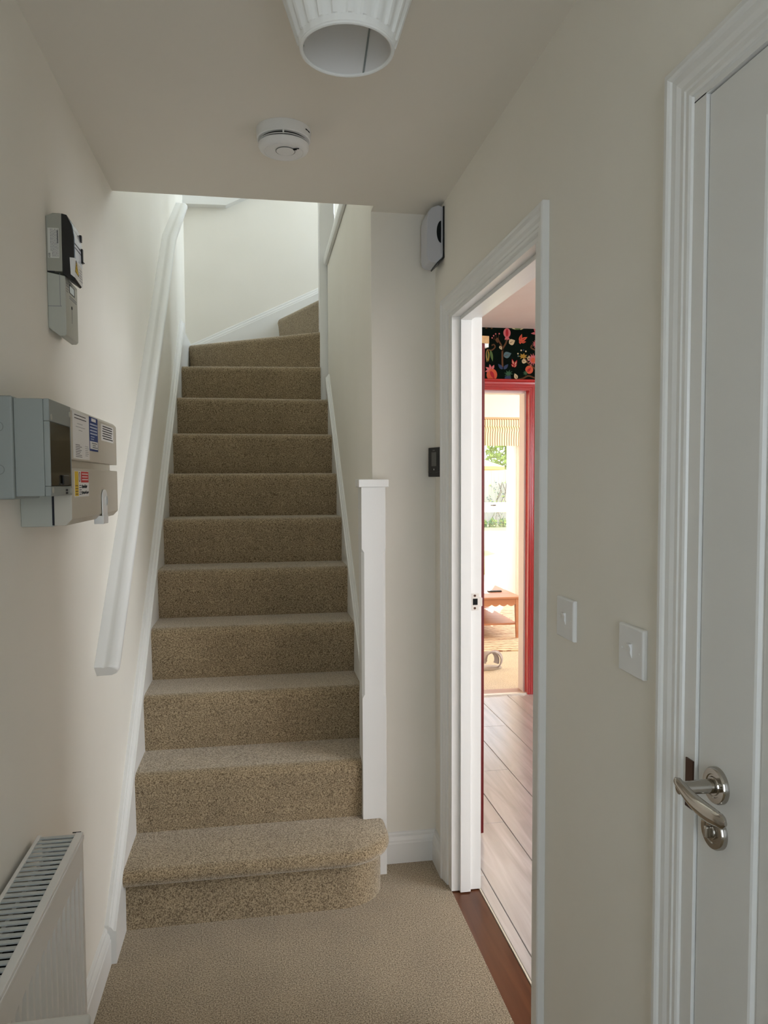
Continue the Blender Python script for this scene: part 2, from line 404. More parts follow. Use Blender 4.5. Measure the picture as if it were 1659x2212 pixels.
for i in range(25):
    t = i / 24
    y = rc[1] + .013 - .118 * t
    z = rc[2] + .010 - .012 * t - .010 * math.sin(t * PI * 1.15) - .006 * t * t
    lp.append((x0 + .002 * math.sin(t * PI), y, z)); a = .0045 + .0085 * math.sin(PI * min(1, t * .95 + .05)) ** .7 * (.35 + 1.0 * t)
    lr.append((.0055 + .004 * math.sin(PI * t), a))
lr[0] = (.002, .002); lr[-1] = (.002, .003); lr[-2] = (.0045, .0085); lr[-3] = (.0055, .0105)
MB().tube(lp, lr, 18).build('lever', CHROME, hs, smooth=True)

# ---------------- dining room shell
dl = MB()
for a_, b_, z_ in [(DY0, 1.60, 0), (1.60, 2.50, 2.03), (2.50, DY1, 0)]: dl.box((XR + .085, a_, z_), (XR + .088, b_, DH))
struct(dl.build('wall_dining_left', PINKR), 'pale plaster wall inside the dining room')
RX0, RX1, RZ = .985, 1.758, 2.027
wf = MB().box((XR + .1, DY1, 0), (RX0 - .03, LY0, DH)).box((RX1 + .03, DY1, 0), (DX1, LY0, DH)).box((RX0 - .03, DY1, RZ + .03), (RX1 + .03, LY0, DH))
wp = struct(wf.build('wall_dining_far', GREENW), 'dark green wallpapered wall with folk flowers above the red doorway')
dr = MB()
for a, b, z0, z1 in [(DY0 - .1, -.6, 0, DH), (1.4, DY1 + .14, 0, DH), (-.6, 1.4, 0, .82), (-.6, 1.4, 2.18, DH)]: dr.box((DX1, a, z0), (DX1 + .12, b, z1))
struct(dr.build('wall_dining_right', PINKR), 'dining room outer wall with a wide window')
struct(box('wall_dining_near', (XR + .1, DY0 - .1, 0), (DX1, DY0, DH), PINKR), 'dining room front wall')
struct(box('ceiling', (XR + .1, DY0 - .1, DH), (DX1 + .12, LY0, DH + .15), PINKW), 'pinkish white dining room ceiling')
# door_3 red doorway
rl = MB().box((RX0 - .03, DY1 - .006, 0), (RX0, LY0 + .006, RZ)).box((RX1, DY1 - .006, 0), (RX1 + .03, LY0 + .006, RZ)).box((RX0 - .03, DY1 - .006, RZ), (RX1 + .03, LY0 + .006, RZ + .03))
d3 = struct(rl.build('door_3', RED), 'red painted doorway into the sitting room')
casing_y(d3, DY1, -1, RX0 - .072, RX1 + .072, RZ + .071, RED)
casing_y(d3, LY0, 1, RX0 - .072, RX1 + .072, RZ + .071, PINKR)
box('door_stop', (RX1 - .012, DY1 + .05, 0), (RX1, LY0 + .004, RZ - .012), PINKR, d3)
box('door_stop', (RX0, DY1 + .05, RZ - .012), (RX1, LY0 + .004, RZ), PINKR, d3)
box('threshold_strip', (RX0, DY1 + .005, -.002), (RX1, DY1 + .035, .008), mat('pale_metal', (.75, .7, .62), .35, .5, .6), d3)
box('threshold_board', (RX0, DY1 + .035, -.002), (RX1, LY0, .004), wood('pinkish_board', (.40, .24, .19), (.52, .36, .29), .4, 0), d3)
# door_4 : red door standing slightly ajar from the left wall of the dining room
hinge, free = Vector((XR + .130, 3.52, 0)), Vector((.875, 2.80, 0))
ax = (free - hinge).normalized(); nm = Vector((-ax.y, ax.x, 0))
if nm.x < 0: nm = -nm
a0 = hinge; a1 = free
lf = MB().loft([[tuple(a0 - nm * .036 + Vector((0, 0, z))) for z in ()] or [tuple(q + Vector((0, 0, .012))) for q in (a0 - nm * .036, a1 - nm * .036, a1, a0)], [tuple(q + Vector((0, 0, 1.968))) for q in (a0 - nm * .036, a1 - nm * .036, a1, a0)]])
d4 = struct(lf.build('door_4', mat('backlit_red_paint', (.11, .006, .006), .45, .3), bevel=.001), 'red door with its backlit shade in the colour, standing ajar beyond the doorway')  # backlit darkness of the red leaf is put into its colour

# ---------------- sitting room shell
sw = MB().box((LX0 - .1, LY0, 0), (LX0, LY1, DH)).build('wall_sitting_left', CREAMW); struct(sw, 'cream wall of the sitting room')
struct(MB().box((LX1, LY0, 0), (LX1 + .1, 5.45, DH)).box((LX1, 7.55, 0), (LX1 + .1, LY1, DH)).box((LX1, 5.45, 0), (LX1 + .1, 7.55, .85)).box((LX1, 5.45, 2.15), (LX1 + .1, 7.55, DH)).build('wall_sitting_right', CREAMW), 'cream sitting room wall with an added side window')
struct(MB().box((DX1, LY0 - .1, 0), (LX1 + .1, LY0, DH)).box((LX0 - .1, LY0, 0), (LX0, LY0 + .01, DH)).box((RX1 + .075, LY0, 0), (LX1, LY0 + .01, DH)).box((LX0, LY0, RZ + .075), (RX1 + .075, LY0 + .01, DH)).build('wall_sitting_near', CREAMW), 'cream wall around the red doorway')
PX0, PX1, PZ = 1.10, 3.04, 2.17
struct(MB().box((LX0 - .1, LY1, 0), (PX0, LY1 + .25, DH)).box((PX1, LY1, 0), (LX1 + .1, LY1 + .25, DH)).box((PX0, LY1, PZ), (PX1, LY1 + .25, DH)).build('wall_sitting_far', CREAMW), 'cream wall above the patio doors')
struct(box('ceiling', (LX0 - .1, LY0, DH), (LX1 + .1, LY1 + .25, DH + .15), PINKW), 'sitting room ceiling')
# window_1 : patio doors
fr = MB()
fr.box((PX0, LY1 + .08, 0), (PX0 + .06, LY1 + .15, PZ)).box((PX1 - .06, LY1 + .08, 0), (PX1, LY1 + .15, PZ)).box((PX0, LY1 + .08, PZ - .06), (PX1, LY1 + .15, PZ)).box((PX0, LY1 + .08, 0), (PX1, LY1 + .15, .04))
w1 = struct(fr.build('window_1', UPVC, bevel=.003), 'white patio doors onto the garden')
for a, b in [(PX0 + .06, 2.07), (2.07, PX1 - .06)]:
    s_ = MB().box((a, LY1 + .09, .04), (a + .105, LY1 + .14, PZ - .06)).box((b - .105, LY1 + .09, .04), (b, LY1 + .14, PZ - .06)).box((a + .105, LY1 + .09, PZ - .16), (b - .105, LY1 + .14, PZ - .06)).box((a + .105, LY1 + .09, .04), (b - .105, LY1 + .14, .16)).box((a + .105, LY1 + .09, 1.07), (b - .105, LY1 + .14, 1.185))
    so_ = s_.build('sash', UPVC, w1, bevel=.002)
    box('pane', (a + .105, LY1 + .112, 1.185), (b - .105, LY1 + .118, PZ - .16), GLASS, so_)
    box('pane', (a + .105, LY1 + .112, .16), (b - .105, LY1 + .118, 1.07), GLASS, so_)
hm = MB().box((2.695, LY1 + .070, 1.147), (2.725, LY1 + .09, 1.157)).box((2.66, LY1 + .062, 1.149), (2.72, LY1 + .072, 1.156)).build('handle', BLACK, w1, bevel=.001)
# window_2 : dining window, window_3 : landing window
def side_window(name, x, y0, y1, z0, z1, label, n=2):
    f = MB()
    for a, b in [((y0, z0), (y0 + .06, z1)), ((y1 - .06, z0), (y1, z1)), ((y0, z0), (y1, z0 + .06)), ((y0, z1 - .06), (y1, z1))]:
        f.box((x, a[0], a[1]), (x + .06, b[0], b[1]))
    for k in range(1, n):
        c = y0 + (y1 - y0) * k / n; f.box((x, c - .035, z0), (x + .06, c + .035, z1))
    o = struct(f.build(name, UPVC), label)
    for k in range(n):
        a = y0 + (y1 - y0) * k / n; b = y0 + (y1 - y0) * (k + 1) / n
        box('pane', (x + .027, a + .035, z0 + .06), (x + .033, b - .035, z1 - .06), GLASS, o)
    return o
side_window('window_2', DX1 + .03, -.6, 1.4, .82, 2.18, 'white dining room window', 2)
side_window('window_added', LX1 + .03, 5.45, 7.55, .85, 2.15, 'white side window added to brighten the sitting room', 2)  # unseen window added to go with the sitting room fill lamp
side_window('window_3', 1.57, 4.1, 5.0, 3.05, 4.65, 'white landing window', 2)
# front wall with glazed front door behind the viewer
struct(MB().box((XL, -1.0, 0), (-.36, -.9, HC)).box((.54, -1.0, 0), (XR, -.9, HC)).box((-.36, -1.0, 2.08), (.54, -.9, HC)).build('wall_front', PAINT), 'wall around the front door')
d5 = struct(MB().box((-.36, -.98, 0), (-.22, -.93, 2.08)).box((.40, -.98, 0), (.54, -.93, 2.08)).box((-.22, -.98, 1.95), (.40, -.93, 2.08)).box((-.22, -.98, 0), (.40, -.93, .55)).build('door_5', DOORW), 'half glazed front door')
box('pane', (-.22, -.958, .55), (.40, -.952, 1.95), GLASS, d5)

# ================================================================= STAIRS
stair = thing('staircase', 'carpeted winder staircase with white strings and square newel beside the hall end wall', 'staircase', (0, Y0, 0))
def nose_profile(yr, z, r, back):
    """carpet over one step in (y, z): riser face at yr from z-r up, soft nosing, tread back to `back`"""
    pr = [(yr, z - r)]
    R = .034
    pr.append((yr - NOSE * .75, z - .060))
    for k in range(9):
        a = PI * (1 - .5 * k / 8)
        pr.append((yr - NOSE + R + R * math.cos(a), z - R + R * math.sin(a)))
    pr.append((back, z)); pr.append((back, z - .02)); pr.append((yr + .02, z - .03)); pr.append((yr + .02, z - r))
    return pr
for k in range(2, 10):
    yr = Y0 + (k - 1) * GOING; z = k * RISE
    poly = nose_profile(yr, z, RISE, yr + GOING + .021)
    xr = SXR if k > 2 else .3535
    if k == 3: xr = SXR
    o = MB().prism(poly, 0, SXL, xr).build('step', CARPET, smooth=True); sub(o, stair)
# first step with rounded end
def outline(front, right, rad, cx0=.0):
    pts = [(SXL, front)]
    for i in range(13):
        a = -PI / 2 + (PI / 2) * i / 12
        pts.append((right - rad + rad * math.cos(a), front + rad * .86 + rad * .86 * math.sin(a)))
    return pts
NB = Y0 + GOING + .02
def ring(front, right, rad, z, yb=2.5815):
    p = outline(front, right, rad)
    p += [(right, yb), (.353, yb), (.353, NB), (SXL, NB)]
    return [(x, y, z) for x, y in p]
rz = [ring(Y0, .405, .150, 0), ring(Y0, .405, .150, RISE - .02)]
n1 = MB().loft(rz, True)
lip = []
for dz, off in [(-.0495, .036), (-.044, .0415), (-.030, .048), (-.016, .046), (-.006, .036), (0, .020)]:
    lip.append(ring(Y0 - off, .405 + off * .55, .150 + off * .5, RISE + dz))
n1.loft(lip, True)
sub(n1.build('step', CARPET, smooth=True), stair)
# winders (kite steps turning right about the upper newel)
def wedge(poly_bottom, z, r):
    """prism with a rounded front edge: first two points are the nosing"""
    m = MB()
    A, B = Vector((*poly_bottom[0], 0)), Vector((*poly_bottom[1], 0))
    dv = (B - A).normalized(); inn = Vector((-dv.y, dv.x, 0))
    c = sum((Vector((*p, 0)) for p in poly_bottom), Vector()) / len(poly_bottom)
    if (c - A).dot(inn) < 0: inn = -inn
    rest = [Vector((*p, 0)) for p in poly_bottom[2:]]
    rings = []
    for off, dz in [(NOSE, -r), (NOSE * .3, -.055), (.0005, -.036), (.001, -.026), (.005, -.014), (.012, -.005), (.022, -.001), (.034, 0)]:
        rings.append([tuple(p + Vector((0, 0, z + dz))) for p in ([A + inn * off, B + inn * off] + rest)])
    return m.loft(rings).build('step', CARPET, smooth=True)
P10 = [(SXL, 4.435), (.361, 4.352), (.361, 4.50), (SXL, 5.04)]
P11 = [(SXL, 4.930), (.361, 4.378), (.361, 4.55), (.30, YW - .001), (SXL, YW - .001)]
P12 = [(.128, YW - .003), (.361, 4.470), (.47, 4.49), (.722, 4.50), (.722, YW - .003)]
for P, k in ((P10, 10), (P11, 11), (P12, 12)): sub(wedge(P, k * RISE, RISE), stair)
# strings
def nl(y): return RISE * ((y - (Y0 - NOSE)) / GOING + 1)
def string(x_wall, x_face, y0, y1, name, yfoot=None):
    s = 1 if x_face > x_wall else -1; t = abs(x_face - x_wall)
    prof = [(0, .036), (t * .34, .036), (t * .42, .030), (t * .55, .0285), (t * .68, .024), (t * .76, .018), (t, .016)]
    m = MB(); rings = []
    for y in (y0, y1):
        rings.append([(x_wall + s * a, y, nl(y) + h) for a, h in prof] + [(x_face, y, max(.0, nl(y) - .34)), (x_wall, y, max(.0, nl(y) - .34))])
    rings[0] = [(x, y, max(z, 0)) for x, y, z in rings[0]]
    return sub(m.loft(rings).build(name, GLOSS), stair)
def string_left():
    # the foot stands on the floor, the head steps up for the winders
    t = SXL - XL
    prof = [(0, .036), (t * .34, .036), (t * .42, .030), (t * .55, .0285), (t * .68, .024), (t * .76, .018), (t, .016)]
    path = [(2.226, nl(2.226) + .012), (2.40, nl(2.40)), (4.16, nl(4.16)), (4.69, nl(4.16) + .53 * .93)]
    rings = []
    for y, z in path:
        rings.append([(XL + a, y, z + h) for a, h in prof] + [(SXL, y, max(0, z - .42)), (XL, y, max(0, z - .42))])
    # close plumb from the head to the corner
    rings.append([(XL + a, 4.70, path[-1][1] + h - .0) for a, h in prof] + [(SXL, 4.70, path[-1][1] - .42), (XL, 4.70, path[-1][1] - .42)])
    return sub(MB().loft(rings).build('string_board', GLOSS), stair)
string_left()
string(XS, SXR, YB + .0005, 4.29, 'string_board')
sub(MB().box((.350, YB + .0003, .2), (SXR, Y0 + 2 * GOING + .02, 2 * RISE - .0006)).build('step', CARPET), stair)
# winder strings: corner piece left and raking skirting on the back wall
sub(MB().box((XL, 4.70, 1.9), (SXL + .0, YW, 12 * RISE - .17 - .01)).build('string_board', GLOSS), stair)
zb = lambda x: 2.335 + (x + .46) * .475
bs = MB().loft([[(x, YW - t, zb(x) + h - .114) for t, h in SKT[2:]] + [(x, YW - .0, zb(x) - .5), (x, YW - .018, zb(x) - .5)] for x in (XL, .722)])
sub(bs.build('wall_string', GLOSS), stair)
# lower newel
def newel(x0, x1, y0, y1, z0, z1, c0, c1, ch, nm='newel_post'):
    def rg(z, c):
        c0_ = c
        return [(x0 + c0_, y0, z), (x1 - c0_, y0, z), (x1, y0 + c0_, z), (x1, y1 - c0_, z), (x1 - c0_, y1, z), (x0 + c0_, y1, z), (x0, y1 - c0_, z), (x0, y0 + c0_, z)]
    e = .0012
    rings = [rg(z0, e), rg(c0 - .014, e), rg(c0 - .006, ch * .6), rg(c0, ch), rg(c1, ch), rg(c1 + .006, ch * .6), rg(c1 + .014, e), rg(z1, e)]
    return sub(MB().loft(rings).build(nm, GLOSS), stair)
np_ = newel(.354, .4412, 2.582, YB - .0005, 0, 1.412, .668, 1.18, .0095)
box('post_cap', (.3435, 2.572, 1.412), (.4515, YB + .004 - .005, 1.440), GLOSS, np_, bevel=.003)
newel(.3615, .452, 4.372, 4.46, 1.5, 3.75, 3.0, 3.5, .005)
box('post_cap', (.352, 4.362, 3.75), (.462, 4.47, 3.775), GLOSS, stair.children[-1], bevel=.003)

# handrail on the left wall
hrl = thing('handrail', 'white wooden handrail with returned end fixed along the left wall', 'handrail', (XL, 2.18, .9))
sl_ = 1.012; yb0 = 2.19; zb0 = .925
hp = [(yb0, zb0), (3.93, zb0 + (3.93 - yb0) * sl_), (4.62, zb0 + (3.93 - yb0) * sl_ + .69 * .60)]
prof = []
for a, b in [(0, 0), (.020, .0), (.024, -.002), (.030, -.003), (.038, 0), (.046, .0005), (.056, -.003), (.0625, -.009), (.066, -.018), (.0655, -.028), (.060, -.038), (.050, -.044), (.02, -.046), (0, -.046)]: prof.append((a, b))
rings = []
for i, (y, z) in enumerate(hp):
    th_ = [math.atan(sl_), (math.atan(sl_) + math.atan(.60)) / 2, math.atan(.60)][i]
    rings.append([(XL + .0003 + a, y - math.sin(th_) * b, z + math.cos(th_) * b) for a, b in prof])
sub(MB().loft(rings).build('rail', GLOSS, smooth=True), hrl)
# returned end: a mitred quarter turn closing onto the wall
cap = []
th_ = math.atan(sl_); dy, dz = math.cos(th_), math.sin(th_)
for s_, k in [(0, 1), (-.010, .995), (-.018, .97), (-.023, .92), (-.025, .85)]:
    cap.append([(XL + .0003 + a * k, yb0 + s_ * dy - math.sin(th_) * b, zb0 + s_ * dz + math.cos(th_) * b) for a, b in prof])
sub(MB().loft(cap).build('rail_end', GLOSS, smooth=True), hrl)

# ================================================================= THINGS IN THE HALL
# ---- radiator on the left wall
rad = thing('radiator', 'white ribbed panel radiator with a slatted top grille on the left wall', 'radiator', (XL, 1.27, .15))
ry0, ry1, rx, rzt, rzb = .975, 1.573, -.371, .709, .15
rp = 18; pitch_ = .0333
fp = MB()
# front panel with pressed vertical ribs
ys = [ry0, ry0 + .02]; ofs = [0, 0]
y = ry0 + .026
cols = [(ry0, 0)]
while y < ry1 - .03:
    cols += [(y, 0), (y + .007, .009), (y + .0165, .009), (y + .0235, 0)]; y += pitch_
cols.append((ry1, 0))
rws = [(rzb, 0), (rzb + .035, 0), (rzb + .055, 1), (rzt - .095, 1), (rzt - .07, 0), (rzt - .006, 0)]
vs = [(rx - d_ * f_, yy, zz) for zz, f_ in rws for yy, d_ in cols]; nc = len(cols)
fs = [(i * nc + j, i * nc + j + 1, (i + 1) * nc + j + 1, (i + 1) * nc + j) for i in range(len(rws) - 1) for j in range(nc - 1)]
fp.add(vs, fs)
sub(fp.build('front_panel', RADW), rad)
sub(MB().box((XL + .035, ry0 + .004, rzb + .01), (XL + .042, ry1 - .004, rzt - .02)).build('rear_panel', RADW), rad)
sub(MB().box((XL + .043, ry0 + .01, rzb + .03), (rx - .012, ry1 - .01, rzt - .05)).build('dark_interior', DARK), rad)  # solid dark block standing in for the shade inside the radiator
for yy in (ry0, ry1):
    s_ = 1 if yy == ry0 else -1
    sub(MB().box((XL + .02, yy, rzb + .01), (rx, yy + s_ * .0015, rzt - .004)).build('side_panel', RADW, bevel=.0006), rad)
gf = MB().box((rx - .013, ry0, rzt - .008), (rx + .0015, ry1, rzt)).box((XL + .012, ry0, rzt - .008), (XL + .020, ry1, rzt)).box((rx - .004, ry0, rzt - .016), (rx + .003, ry1, rzt - .007))
sub(gf.build('top_frame', RADW, bevel=.0015), rad)
sm = MB().box((XL + .018, -.0046, -.0035), (rx - .012, .0046, -.001)).build('slat', mat('grille_enamel', (.50, .53, .52), .35, .5))
sm0 = sm; yy = ry1 - .012; first = True
while yy > ry0 + .01:
    o = sm if first else sm.copy()
    if not first: COL.objects.link(o)
    first = False
    o.location = (0, yy, rzt); sub(o, rad); yy -= .0176
# bracket hook at far end
sub(MB().tube([(rx - .020, ry1 + .001, rzt - .001), (rx - .004, ry1 + .002, rzt - .001), (rx - .003, ry1 + .002, rzt - .014), (rx + .002, ry1 + .002, rzt - .016)], .0012, 6).build('grille_clip', CHAR), rad)
for y_ in (1.10, 1.42): sub(box('wall_bracket', (XL, y_, .3), (XL + .034, y_ + .03, .6), RADW), rad)
# ---- low white cabinet beside the radiator
cb = thing('low_cabinet', 'plain white low cabinet against the left wall next to the radiator', 'cabinet', (-.34, .7, 0))
CABW = mat('warm_white_board', (.60, .57, .52), .5, .3)
cx0, cx1, cy0, cy1, cz = XL + .02, -.22, .45, .953, .758
sub(box('body', (cx0, cy0 + .004, .03), (cx1 - .018, cy1 - .004, cz - .018), CABW), cb)
sub(box('top_board', (cx0, cy0, cz - .018), (cx1, cy1, cz), CABW, bevel=.004), cb)
for z0, z1 in [(.04, .38), (.385, .735)]:
    d_ = sub(box('door_flap', (cx1 - .018, cy0 + .006, z0), (cx1 - .001, cy1 - .006, z1), WPLAST, bevel=.002), cb)
    k_ = MB().lathe([(0, 0), (.006, 0), (.006, .006), (.011, .010), (.011, .014), (0, .016)], (cx1 - .001, .70, z1 - .05), 18, 0).build('knob', STEEL, d_, smooth=True)
    k_.matrix_parent_inverse = d_.matrix_world.inverted()
sub(box('plinth', (cx0, cy0 + .01, 0), (cx1 - .03, cy1 - .01, .03), WPLAST), cb)

def lines(parent, x, y0, y1, z0, z1, n, m, h=.0012, vary=.5, jitter=0):
    """printed lines of tiny text on a label lying in a plane x = const"""
    mb = MB()
    for i in range(n):
        zc = z1 - (i + .5) * (z1 - z0) / n
        a = y0 + (y1 - y0) * jitter * random.random(); b = y1 - (y1 - y0) * vary * random.random()
        yy = a
        while yy < b:
            l = min(b - yy, .003 + .008 * random.random()); mb.box((x, yy, zc - h / 2), (x + .0002, yy + l, zc + h / 2)); yy += l + .0011
    return sub(mb.build('print', m), parent)
def label(parent, x, y0, y1, z0, z1, m, name='sticker'): return sub(box(name, (x - .0001, y0, z0), (x + .00035, y1, z1), m), parent)

# ---- beige consumer unit
cu = thing('fuse_box', 'beige consumer unit with stickers and a white key tag on the left wall', 'fuse box', (XL, 1.8, 1.34))
by0, by1, bxf = 1.563, 2.05, -.373
sub(MB().box((XL, by0 + .001, 1.343), (XL + .062, by1, 1.585)).build('back_box', LGREY, bevel=.002), cu)
sub(MB().prism([(XL + .062, 1.345), (bxf - .012, 1.345), (bxf, 1.358), (bxf, 1.462), (XL + .062, 1.462)], 1, by0 + .0, by1).build('lower_cover', BEIGE, bevel=.0015), cu)
sub(MB().prism([(XL + .062, 1.478), (bxf, 1.478), (bxf, 1.578), (bxf - .008, 1.586), (XL + .062, 1.586)], 1, by0, by1 - .002).build('upper_cover', BEIGE, bevel=.0015), cu)
sub(MB().box((XL + .06, by0 + .012, 1.4605), (bxf - .018, by1 - .004, 1.4795)).build('switch_recess', mat('pale_recess', (.66, .62, .52), .4)), cu)
sub(MB().box((XL + .06, by0 - .0012, 1.346), (XL + .064, by0 + .002, 1.58)).build('cover_seam', INK), cu)
label(cu, bxf, 1.585, 1.730, 1.4815, 1.578, PAPER)
lines(cu, bxf + .0003, 1.60, 1.71, 1.562, 1.575, 2, INK, .0018, .15)
lines(cu, bxf + .0003, 1.605, 1.72, 1.538, 1.558, 3, GINK, .001, .5, .3)
lines(cu, bxf + .0003, 1.605, 1.66, 1.484, 1.512, 8, INK, .0011, .4)
lines(cu, bxf + .0003, 1.69, 1.725, 1.488, 1.512, 6, GINK, .001, .4)
label(cu, bxf, 1.733, 1.820, 1.503, 1.5795, BLUEL)
label(cu, bxf + .0003, 1.755, 1.800, 1.570, 1.577, PAPER)
lines(cu, bxf + .0006, 1.740, 1.815, 1.5385, 1.5665, 4, mat('pale_blue_ink', (.45, .5, .62), .6), .0032, .1)
lines(cu, bxf + .0006, 1.745, 1.795, 1.527, 1.538, 2, mat('pale_blue_ink', (.45, .5, .62), .6), .002, .4)
label(cu, bxf + .0003, 1.738, 1.816, 1.5075, 1.525, PAPER)
lines(cu, bxf + .0007, 1.748, 1.812, 1.509, 1.523, 3, GINK, .0022, .3, .4)
label(cu, bxf, 1.858, 2.005, 1.533, 1.573, PAPER)
lines(cu, bxf + .0003, 1.870, 1.998, 1.536, 1.571, 6, INK, .0026, .12, .08)
label(cu, bxf, 1.588, 1.715, 1.402, 1.456, PAPER)
label(cu, bxf + .0003, 1.590, 1.620, 1.404, 1.455, YELLOW)
label(cu, bxf + .0003, 1.644, 1.712, 1.432, 1.455, REDL)
lines(cu, bxf + .0006, 1.652, 1.708, 1.435, 1.453, 3, PAPER, .0022, .15)
lines(cu, bxf + .0006, 1.594, 1.617, 1.405, 1.428, 4, mat('brown_ink', (.25, .13, .02), .6), .0024, .2)
lines(cu, bxf + .0006, 1.626, 1.648, 1.405, 1.428, 5, INK, .0015, .3)
# bolt mark on the yellow sticker and barred circle beside it
bolt = MB(); bx_ = bxf + .0006
bolt.add([(bx_, 1.604, 1.453), (bx_, 1.609, 1.453), (bx_, 1.6065, 1.446), (bx_, 1.611, 1.446), (bx_, 1.604, 1.434), (bx_, 1.6055, 1.442), (bx_, 1.6015, 1.442)], [(0, 1, 2, 3, 4, 5, 6)])
sub(bolt.build('print', INK), cu)
rg = MB(); N = 28
for r0_, r1_ in [(.0085, .0066)]:
    rg.add([(bx_, 1.631 + q * math.cos(2 * PI * k / N) * .95, 1.4435 + q * 1.25 * math.sin(2 * PI * k / N)) for k in range(N) for q in (r0_, r1_)], [(2 * k, 2 * k + 1, (2 * k + 3) % (2 * N), (2 * k + 2) % (2 * N)) for k in range(N)])
rg.add([(bx_, 1.6255, 1.4515), (bx_, 1.6275, 1.4520), (bx_, 1.6365, 1.4360), (bx_, 1.6345, 1.4350)], [(0, 1, 2, 3)])
sub(rg.build('print', mat('dark_red_ink', (.2, .02, .03), .6)), cu)
# handwriting strokes
def scribble(y0, y1, z, h):
    pts = []; n = 34
    for i in range(n):
        t = i / (n - 1); pts.append((bxf + .0008, y0 + (y1 - y0) * t + .003 * math.sin(i * 2.1), z + h * math.sin(i * 1.7) * (.6 + .4 * math.sin(i * .9))))
    return sub(MB().tube(pts, .0006, 5).build('handwriting', INK), cu)
scribble(1.650, 1.695, 1.423, .0045); scribble(1.648, 1.708, 1.410, .004)
# key tag hanging at the lower cover
kt = MB(); prof_ = []
N = 14
for k in range(N + 1): prof_.append((1.866 + .026 * math.cos(PI * k / N), 1.398 + .017 * math.sin(PI * k / N)))
prof_ = [(1.892, 1.352)] + prof_ + [(1.840, 1.352)]
kt.prism(prof_, 0, bxf + .001, bxf + .0045)
kt.box((bxf - .016, 1.836, 1.333), (bxf + .006, 1.890, 1.353))
kto = sub(kt.build('cover_clip', WPLAST, bevel=.0012), cu)
sub(MB().lathe([(.0105, 0), (.0125, 0), (.0125, .0018), (.0105, .0018)], (bxf + .0045, 1.876, 1.388), 24, 0, False).build('clip_ring', WPLAST), cu)

# ---- grey isolator box
gb = thing('isolator_box', 'grey plastic switch enclosure with a smoked window beside the beige consumer unit', 'electrical box', (XL, 1.48, 1.4))
gy0, gy1, gxf = 1.404, 1.556, -.3695
sub(MB().box((XL, gy0 - .006, 1.402), (-.4295, gy1, 1.586)).build('base', GPLAST, bevel=.004), gb)
fr_ = MB()
for (a, b) in [((gy0, 1.407), (gy1, 1.425)), ((gy0, 1.542), (gy1, 1.582)), ((gy0, 1.425), (gy0 + .004, 1.542)), ((gy1 - .005, 1.425), (gy1, 1.542))]:
    fr_.box((-.380, a[0], a[1]), (gxf, b[0], b[1]))
fr_.box((-.4295, gy0, 1.407), (-.380, gy1, 1.582))
sub(fr_.build('lid', GPLAST, bevel=.0015), gb)
wn_ = sub(box('window_flap', (-.3815, gy0 + .004, 1.4255), (gxf - .0006, gy1 - .005, 1.5415), SMOKED, bevel=.001), gb)
sub(box('switch_toggle', (gxf - .0006, 1.478, 1.427), (gxf + .004, 1.520, 1.446), BLACK, bevel=.003), gb)
sub(MB().box((gxf - .001, 1.468, 1.4275), (gxf + .0015, 1.536, 1.430)).build('rating_plate', CHAR), gb)
for (y_, z_) in [(1.410, 1.55), (1.552, 1.566), (1.410, 1.418), (1.552, 1.416)]:
    sub(MB().lathe([(0, 0), (.0055, 0), (.0055, .0012), (0, .0016)], (gxf - .0006, y_ + (.006 if y_ < 1.5 else -.006), z_), 16, 0, False).build('lid_screw', LGREY), gb)
for z_ in (1.531, 1.455):
    sub(MB().lathe([(.0078, 0), (.0088, 0), (.0088, -.0006), (.0078, -.0006)], (-.4535, gy0 - .006, z_), 28, 1, False).build('knockout', mat('groove_grey', (.16, .17, .16), .6)), gb)
lines(gb, gxf + .0001, 1.505, 1.522, 1.409, 1.420, 2, INK, .004, .1)
# ---- electricity meter
em = thing('electricity_meter', 'pale electricity meter with a black terminal module above the fuse boxes', 'meter', (XL, 1.85, 1.77))
my0, my1, mx = 1.800, 1.912, -.431
sub(MB().prism([(XL, 1.786), (-.446, 1.767), (mx - .004, 1.767), (mx, 1.772), (mx, 1.903), (XL, 1.911)], 1, my0, my1).build('lower_case', LGREY, bevel=.0025), em)
sub(MB().box((XL + .001, my0 - .0004, 1.8335), (-.440, my0 + .001, 1.835)).box((-.4435, my0 - .0004, 1.834), (-.4425, my0 + .001, 1.908)).build('case_seam', GINK), em)
sub(MB().prism([(XL, 1.9125), (-.4365, 1.9125), (-.4365, 2.043), (-.455, 2.043), (XL, 2.036)], 1, my0, my1 - .03).build('upper_case', mat('warm_grey_plastic', (.33, .325, .275), .45), bevel=.002), em)
myf = my1 - .040; mf = -.411
bm_ = MB().prism([(-.4365, 1.908), (mf - .004, 1.8925), (mf, 1.896), (mf, 1.992), (mf - .004, 2.018), (mf - .014, 2.040), (-.4365, 2.043)], 1, my0 + .0005, myf)
sub(bm_.build('terminal_module', BLACK, bevel=.0012), em)
fpz = [(mf, 1.905), (mf + .0005, 1.95), (mf, 1.992), (mf - .004, 2.018), (mf - .008, 2.028)]
sub(MB().loft([[(x_ - .001, my0 + .006, z_), (x_ + .0012, my0 + .006, z_), (x_ + .0012, myf + .001, z_), (x_ - .001, myf + .001, z_)] for x_, z_ in fpz]).build('front_strip', mat('pale_blue_gloss', (.60, .64, .74), .2, .6)), em)
for z_, x_ in [(1.968, mf), (1.977, mf), (2.008, mf - .0035)]:
    sub(MB().box((x_ - .001, my0 + .006, z_), (x_ + .0022, myf + .001, z_ + .0013)).build('joint_line', INK), em)
